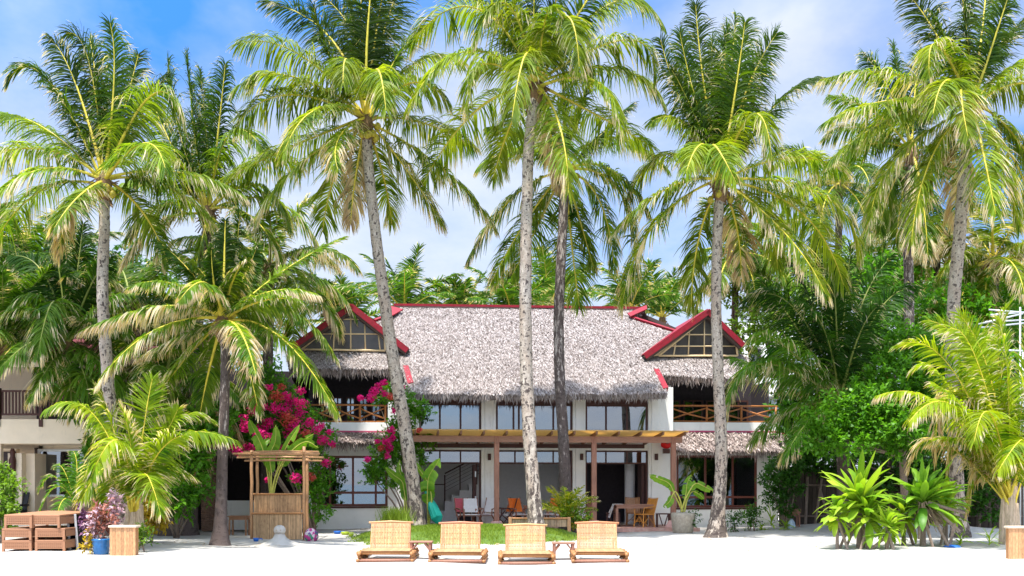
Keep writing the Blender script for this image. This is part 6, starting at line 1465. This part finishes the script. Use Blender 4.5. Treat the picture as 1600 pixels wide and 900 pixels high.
c = G(182, 24.6); shrub('variegated_shrub', 'pink and white leaved shrub between the bronze plant and the young palm trunk', 'shrub', c, [(tuple(W(182, 790, 24.6)), (.13, .13, .34)), (tuple(W(178, 812, 24.6)), (.12, .12, .2))], 480, .10, m_pinkleaf, 54, None, .02, shell=.2)
shrub('leafy_tuft', 'green leafy tuft at the right foot of the bamboo clad box', 'shrub', G(224, 24.6), [(tuple(W(224, 845, 24.6)), (.12, .1, .2)), (tuple(W(222, 832, 24.6)), (.1, .1, .12))], 260, .13, m_leaf_light, 55, None, .015, shell=.1, wfac=.18, up=.8)
shrub('purple_plant', 'small purple leaved plant right of the leaning boards', 'shrub', G(133, 25.2), [(tuple(W(131, 806, 25.2)), (.15, .12, .12)), (tuple(W(134, 822, 25.2)), (.12, .12, .1))], 160, .12, M('purple_leaf', (.20, .08, .16), .6, .2), 56, None, .015, shell=.1)

# wicker loungers stacked ---------------------------------------------------
def wicker(label, px, d, z0, w, h, rz, dep=1.9, cap=True):
    c = Vector((wx(px, d), d, z0)); root = thing('wicker_lounger', label, 'lounger', tuple(c), 'stacked wicker loungers'); R = Matrix.Translation(c) @ Matrix.Rotation(rz, 4, 'Z')
    mb = MB(R); rise = .05 if 'top wicker' in label else .002
    mb.prism([(-w / 2, 0, h - .05), (w / 2, 0, h - .05), (w / 2, dep, h - .05 + rise), (-w / 2, dep, h - .05 + rise)], (0, 0, .05)); mb.build('top', m_wicker, root, bevel=.012)
    # woven end and sides as strips with small gaps
    def weave(mb, x0, x1, y0, y1, za, zb, alongx, n):
        for k in range(n):
            f0 = k / n; f1 = (k + .72) / n
            if alongx: mb.box(x0 + (x1 - x0) * f0, x0 + (x1 - x0) * f1, y0, y1, za, zb)
            else: mb.box(x0, x1, y0 + (y1 - y0) * f0, y0 + (y1 - y0) * f1, za, zb)
    hb = h * .30
    mb = MB(R); weave(mb, -w / 2, w / 2, .004, .02, hb, h - .051, True, 15)
    for k in range(5): z = hb + (h - .06 - hb) * k / 4; mb.box(-w / 2, w / 2, -.002, .022, z - .012, z + .010)
    ep = mb.build('end_panel', m_wicker, root); mb = MB(R); mb.box(-w / 2 + .01, w / 2 - .01, .03, .035, hb + .01, h - .06); mb.build('panel_lining', m_frame, ep)
    for s in (-1, 1):
        mb = MB(R); x = s * w / 2; mb.box(min(x, x - s * .03), max(x, x - s * .03), .03, dep, hb, h - .051); mb.build('side_panel', m_wicker, root)
        for y in (.0, dep - .06): mb = MB(R); mb.box(min(x, x - s * .06), max(x, x - s * .06), y - .003, y + .06, 0, h - .05); mb.build('leg', m_wicker, root, bevel=.008)
    return root
ds = 24.6
for k, lab in enumerate(('bottom wicker lounger of the left stack', 'middle wicker lounger of the left stack', 'top wicker lounger of the left stack')):
    wicker(lab, (26, 26, 28)[k], ds, gz(wx(26, ds), ds) - .02 + .285 * k, .70, .33 if k == 2 else .283, rad((3, 2, -5)[k]))
for k, lab in enumerate(('bottom wicker lounger of the right stack', 'middle wicker lounger of the right stack', 'top wicker lounger of the right stack, tilted')):
    wicker(lab, (78, 78, 71)[k], ds, gz(wx(78, ds), ds) - .02 + .285 * k, .72, .32 if k == 2 else .283, rad((1, 0, -6)[k]))
for px, lab in ((107, 'dark board with white edge leaning upright, next to the right wicker stack'), (119, 'second dark board with white edge leaning by the fern palm')):
    d = 25.2; c = G(px, d); root = thing('leaning_board', lab, 'board', tuple(c), 'boards leaning beside the wicker stacks'); R = Matrix.Translation(c) @ Matrix.Rotation(rad(-4), 4, 'Y') @ Matrix.Rotation(rad(-8), 4, 'Z')
    mb = MB(R); mb.box(.025, .05, .03, .9, 0, .86); mb.build('panel', m_black, root); mb = MB(R); mb.box(0, .06, 0, .03, -.03, .88); mb.build('edge_frame', m_metal_w, root, bevel=.005)

# ---------------------------------------------------------------- cream building left
vd = 34.5
cb = thing('cream_building', 'cream two storey building with dark balcony railing at the left edge', 'building', tuple(G(60, vd)))
X = lambda px: wx(px, vd)
Z = lambda py: wz(py, vd)
mb = MB(); mb.box(X(-260), X(12), vd + .6, vd + .85, 0, Z(700)); mb.box(X(12), X(34), vd, vd + .3, 0, Z(708)); mb.box(X(34), X(250), vd + 1.2, vd + 1.4, Z(700), Z(690)); mb.box(X(-260), X(250), vd - .4, vd + .1, Z(694), Z(656)); mb.box(X(-260), X(250), vd + .1, vd + 6, Z(694), Z(680))
mb.box(X(34), X(42), vd + 1.2, vd + 1.4, 0, Z(694)); mb.box(X(150), X(250), vd + 1.2, vd + 1.4, 0, Z(694)); mb.box(X(-260), X(250), vd + 2.2, vd + 2.4, Z(656), Z(535)); mb.box(X(-260), X(250), vd + 6, vd + 6.2, 0, Z(535)); mb.box(X(0), X(8), vd - .3, vd - .1, 0, Z(694)); mb.box(X(250), X(256), vd + 1.2, vd + 6, 0, Z(535))
mb.box(X(-260), X(250), vd - .5, vd - .2, Z(575), Z(548)); mb.box(X(34), X(34) + .3, vd + .3, vd + 1.2, 0, Z(708))
mb.build('wall', m_cream, cb, bevel=.01)
mb = MB(); mb.prism([(X(-280), vd - 1.2, Z(560)), (X(275), vd - 1.2, Z(560)), (X(240), vd + 4, Z(560) + 1.7), (X(-280), vd + 4, Z(560) + 1.7)], (0, 0, .15)); mb.prism([(X(-280), vd + 4, Z(560) + 1.7), (X(240), vd + 4, Z(560) + 1.7), (X(275), vd + 9, Z(560)), (X(-280), vd + 9, Z(560))], (0, 0, .15)); mb.build('roof', m_roofred, cb)

mb = MB(); mb.box(X(0), X(230), vd - .38, vd - .33, Z(650), Z(647)); mb.box(X(0), X(230), vd - .38, vd - .33, Z(614), Z(611))
px = 6
while px < 230: mb.box(X(px), X(px) + .05, vd - .375, vd - .335, Z(647), Z(614)); px += 5.2
for px in (4, 70, 140): mb.box(X(px), X(px) + .12, vd - .45, vd - .3, Z(668), Z(608))
mb.build('balcony_railing', m_frame, cb)
mb = MB(); mb.box(X(12), X(100), vd + 2.1, vd + 2.19, Z(656), Z(600)); mb.build('balcony_door', m_dark, cb)
mb = MB(); a, b = X(35), X(150); za, zb = Z(700), Z(777)
frame_grid(mb, a, b, zb, za, vd + 1.1, [.51], [], .08); w_ = mb.build('window', m_alu, cb); mb = MB(); mb.box(a + .05, b - .05, vd + 1.14, vd + 1.15, zb + .05, za - .05); mb.build('pane', m_glass, w_)
mb = MB(); n = 14; P = [(X(41) + (X(62) - X(41)) * i / n, vd + 1.5 + .05 * (i % 2)) for i in range(n + 1)]
for p, q in zip(P, P[1:]): mb.quad((p[0], p[1], Z(777)), (q[0], q[1], Z(777)), (q[0], q[1], za), (p[0], p[1], za))
mb.build('curtain', m_curt, cb)
mb = MB(); mb.box(X(-100), X(250), vd - .6, vd + 1.1, .0, .35); mb.build('terrace', m_cream, cb)
mb = MB(); mb.lathe((X(21), vd - .06, Z(782)), [(.06, 0), (.09, .3), (.06, .6), (.10, 1.0), (.12, 1.35), (.07, 1.5), (.09, 1.62), (.05, 1.75)], 10); mb.build('wall_sculpture', m_frame, cb, smooth=True)
mb = MB(); mb.box(X(-60), X(12), vd + .5, vd + .59, 0, Z(705)); mb.build('door', m_dark, cb)
c = Vector((X(29), vd - .3, .35)); root = thing('black_chair', 'black rattan armchair on the terrace of the cream building', 'chair', tuple(c))
mb = MB(); mb.box(c.x - .3, c.x + .3, c.y - .25, c.y + .3, c.z + .3, c.z + .42); mb.build('seat', m_black, root, bevel=.02); mb = MB(); mb.prism([(c.x - .28, c.y + .28, c.z + .42), (c.x + .28, c.y + .28, c.z + .42), (c.x + .31, c.y + .42, c.z + 1.0), (c.x - .31, c.y + .42, c.z + 1.0)], (0, .05, 0)); mb.build('backrest', m_black, root, bevel=.02)
for s in (-1, 1):
    mb = MB(); mb.box(c.x + s * .3 - .04, c.x + s * .3 + .04, c.y - .25, c.y + .35, c.z + .55, c.z + .62); mb.build('armrest', m_black, root, bevel=.015)
    for y in (-.22, .26): mb = MB(); mb.box(c.x + s * .28 - .025, c.x + s * .28 + .025, c.y + y - .025, c.y + y + .025, c.z, c.z + .55); mb.build('leg', m_black, root)
# white building far right behind the trees, pipe frame
wb = thing('white_building', 'white multi storey building with blue glass glimpsed behind the light green tree', 'building', tuple(G(1190, 62)))
d = 62; mb = MB()
for k in range(4): mb.box(wx(1125, d), wx(1235, d), d, d + 8, 1 + 3.0 * k, 1 + 3.0 * k + 1.1)
for px in (1128, 1160, 1192, 1231): mb.box(wx(px, d), wx(px, d) + .35, d + .01, d + .5, 0, 10.9)
mb.box(wx(1126, d), wx(1234, d), d + 1.2, d + 8, 0, 11.6); mb.build('wall', m_white, wb)
for k in range(3):
    mb = MB(); mb.box(wx(1130, d), wx(1230, d), d + 1.0, d + 1.1, 2.1 + 3 * k, 4.0 + 3 * k); mb.build('window', m_glass, wb)
pf = thing('pipe_frame', 'white metal pipe frame standing at the right edge behind the young palm', 'pipe frame', tuple(G(1592, 35)))
d = 35
for (x0, y0, x1, y1, dz) in ((1545, 484, 1620, 490, 0), (1548, 492, 1600, 488, .6), (1527, 507, 1598, 490, 0), (1530, 512, 1600, 505, .3), (1540, 503, 1600, 500, .5), (1543, 546, 1620, 549, 0), (1594, 480, 1594, 838, 0), (1527, 507, 1560, 500, .8), (1598, 550, 1600, 838, 1.0)):
    mb = MB(); mb.tube([W(x0, y0, d), W(x1, y1, d + dz)], .03, 8); mb.build('pipe', m_metal_w, pf, smooth=True)
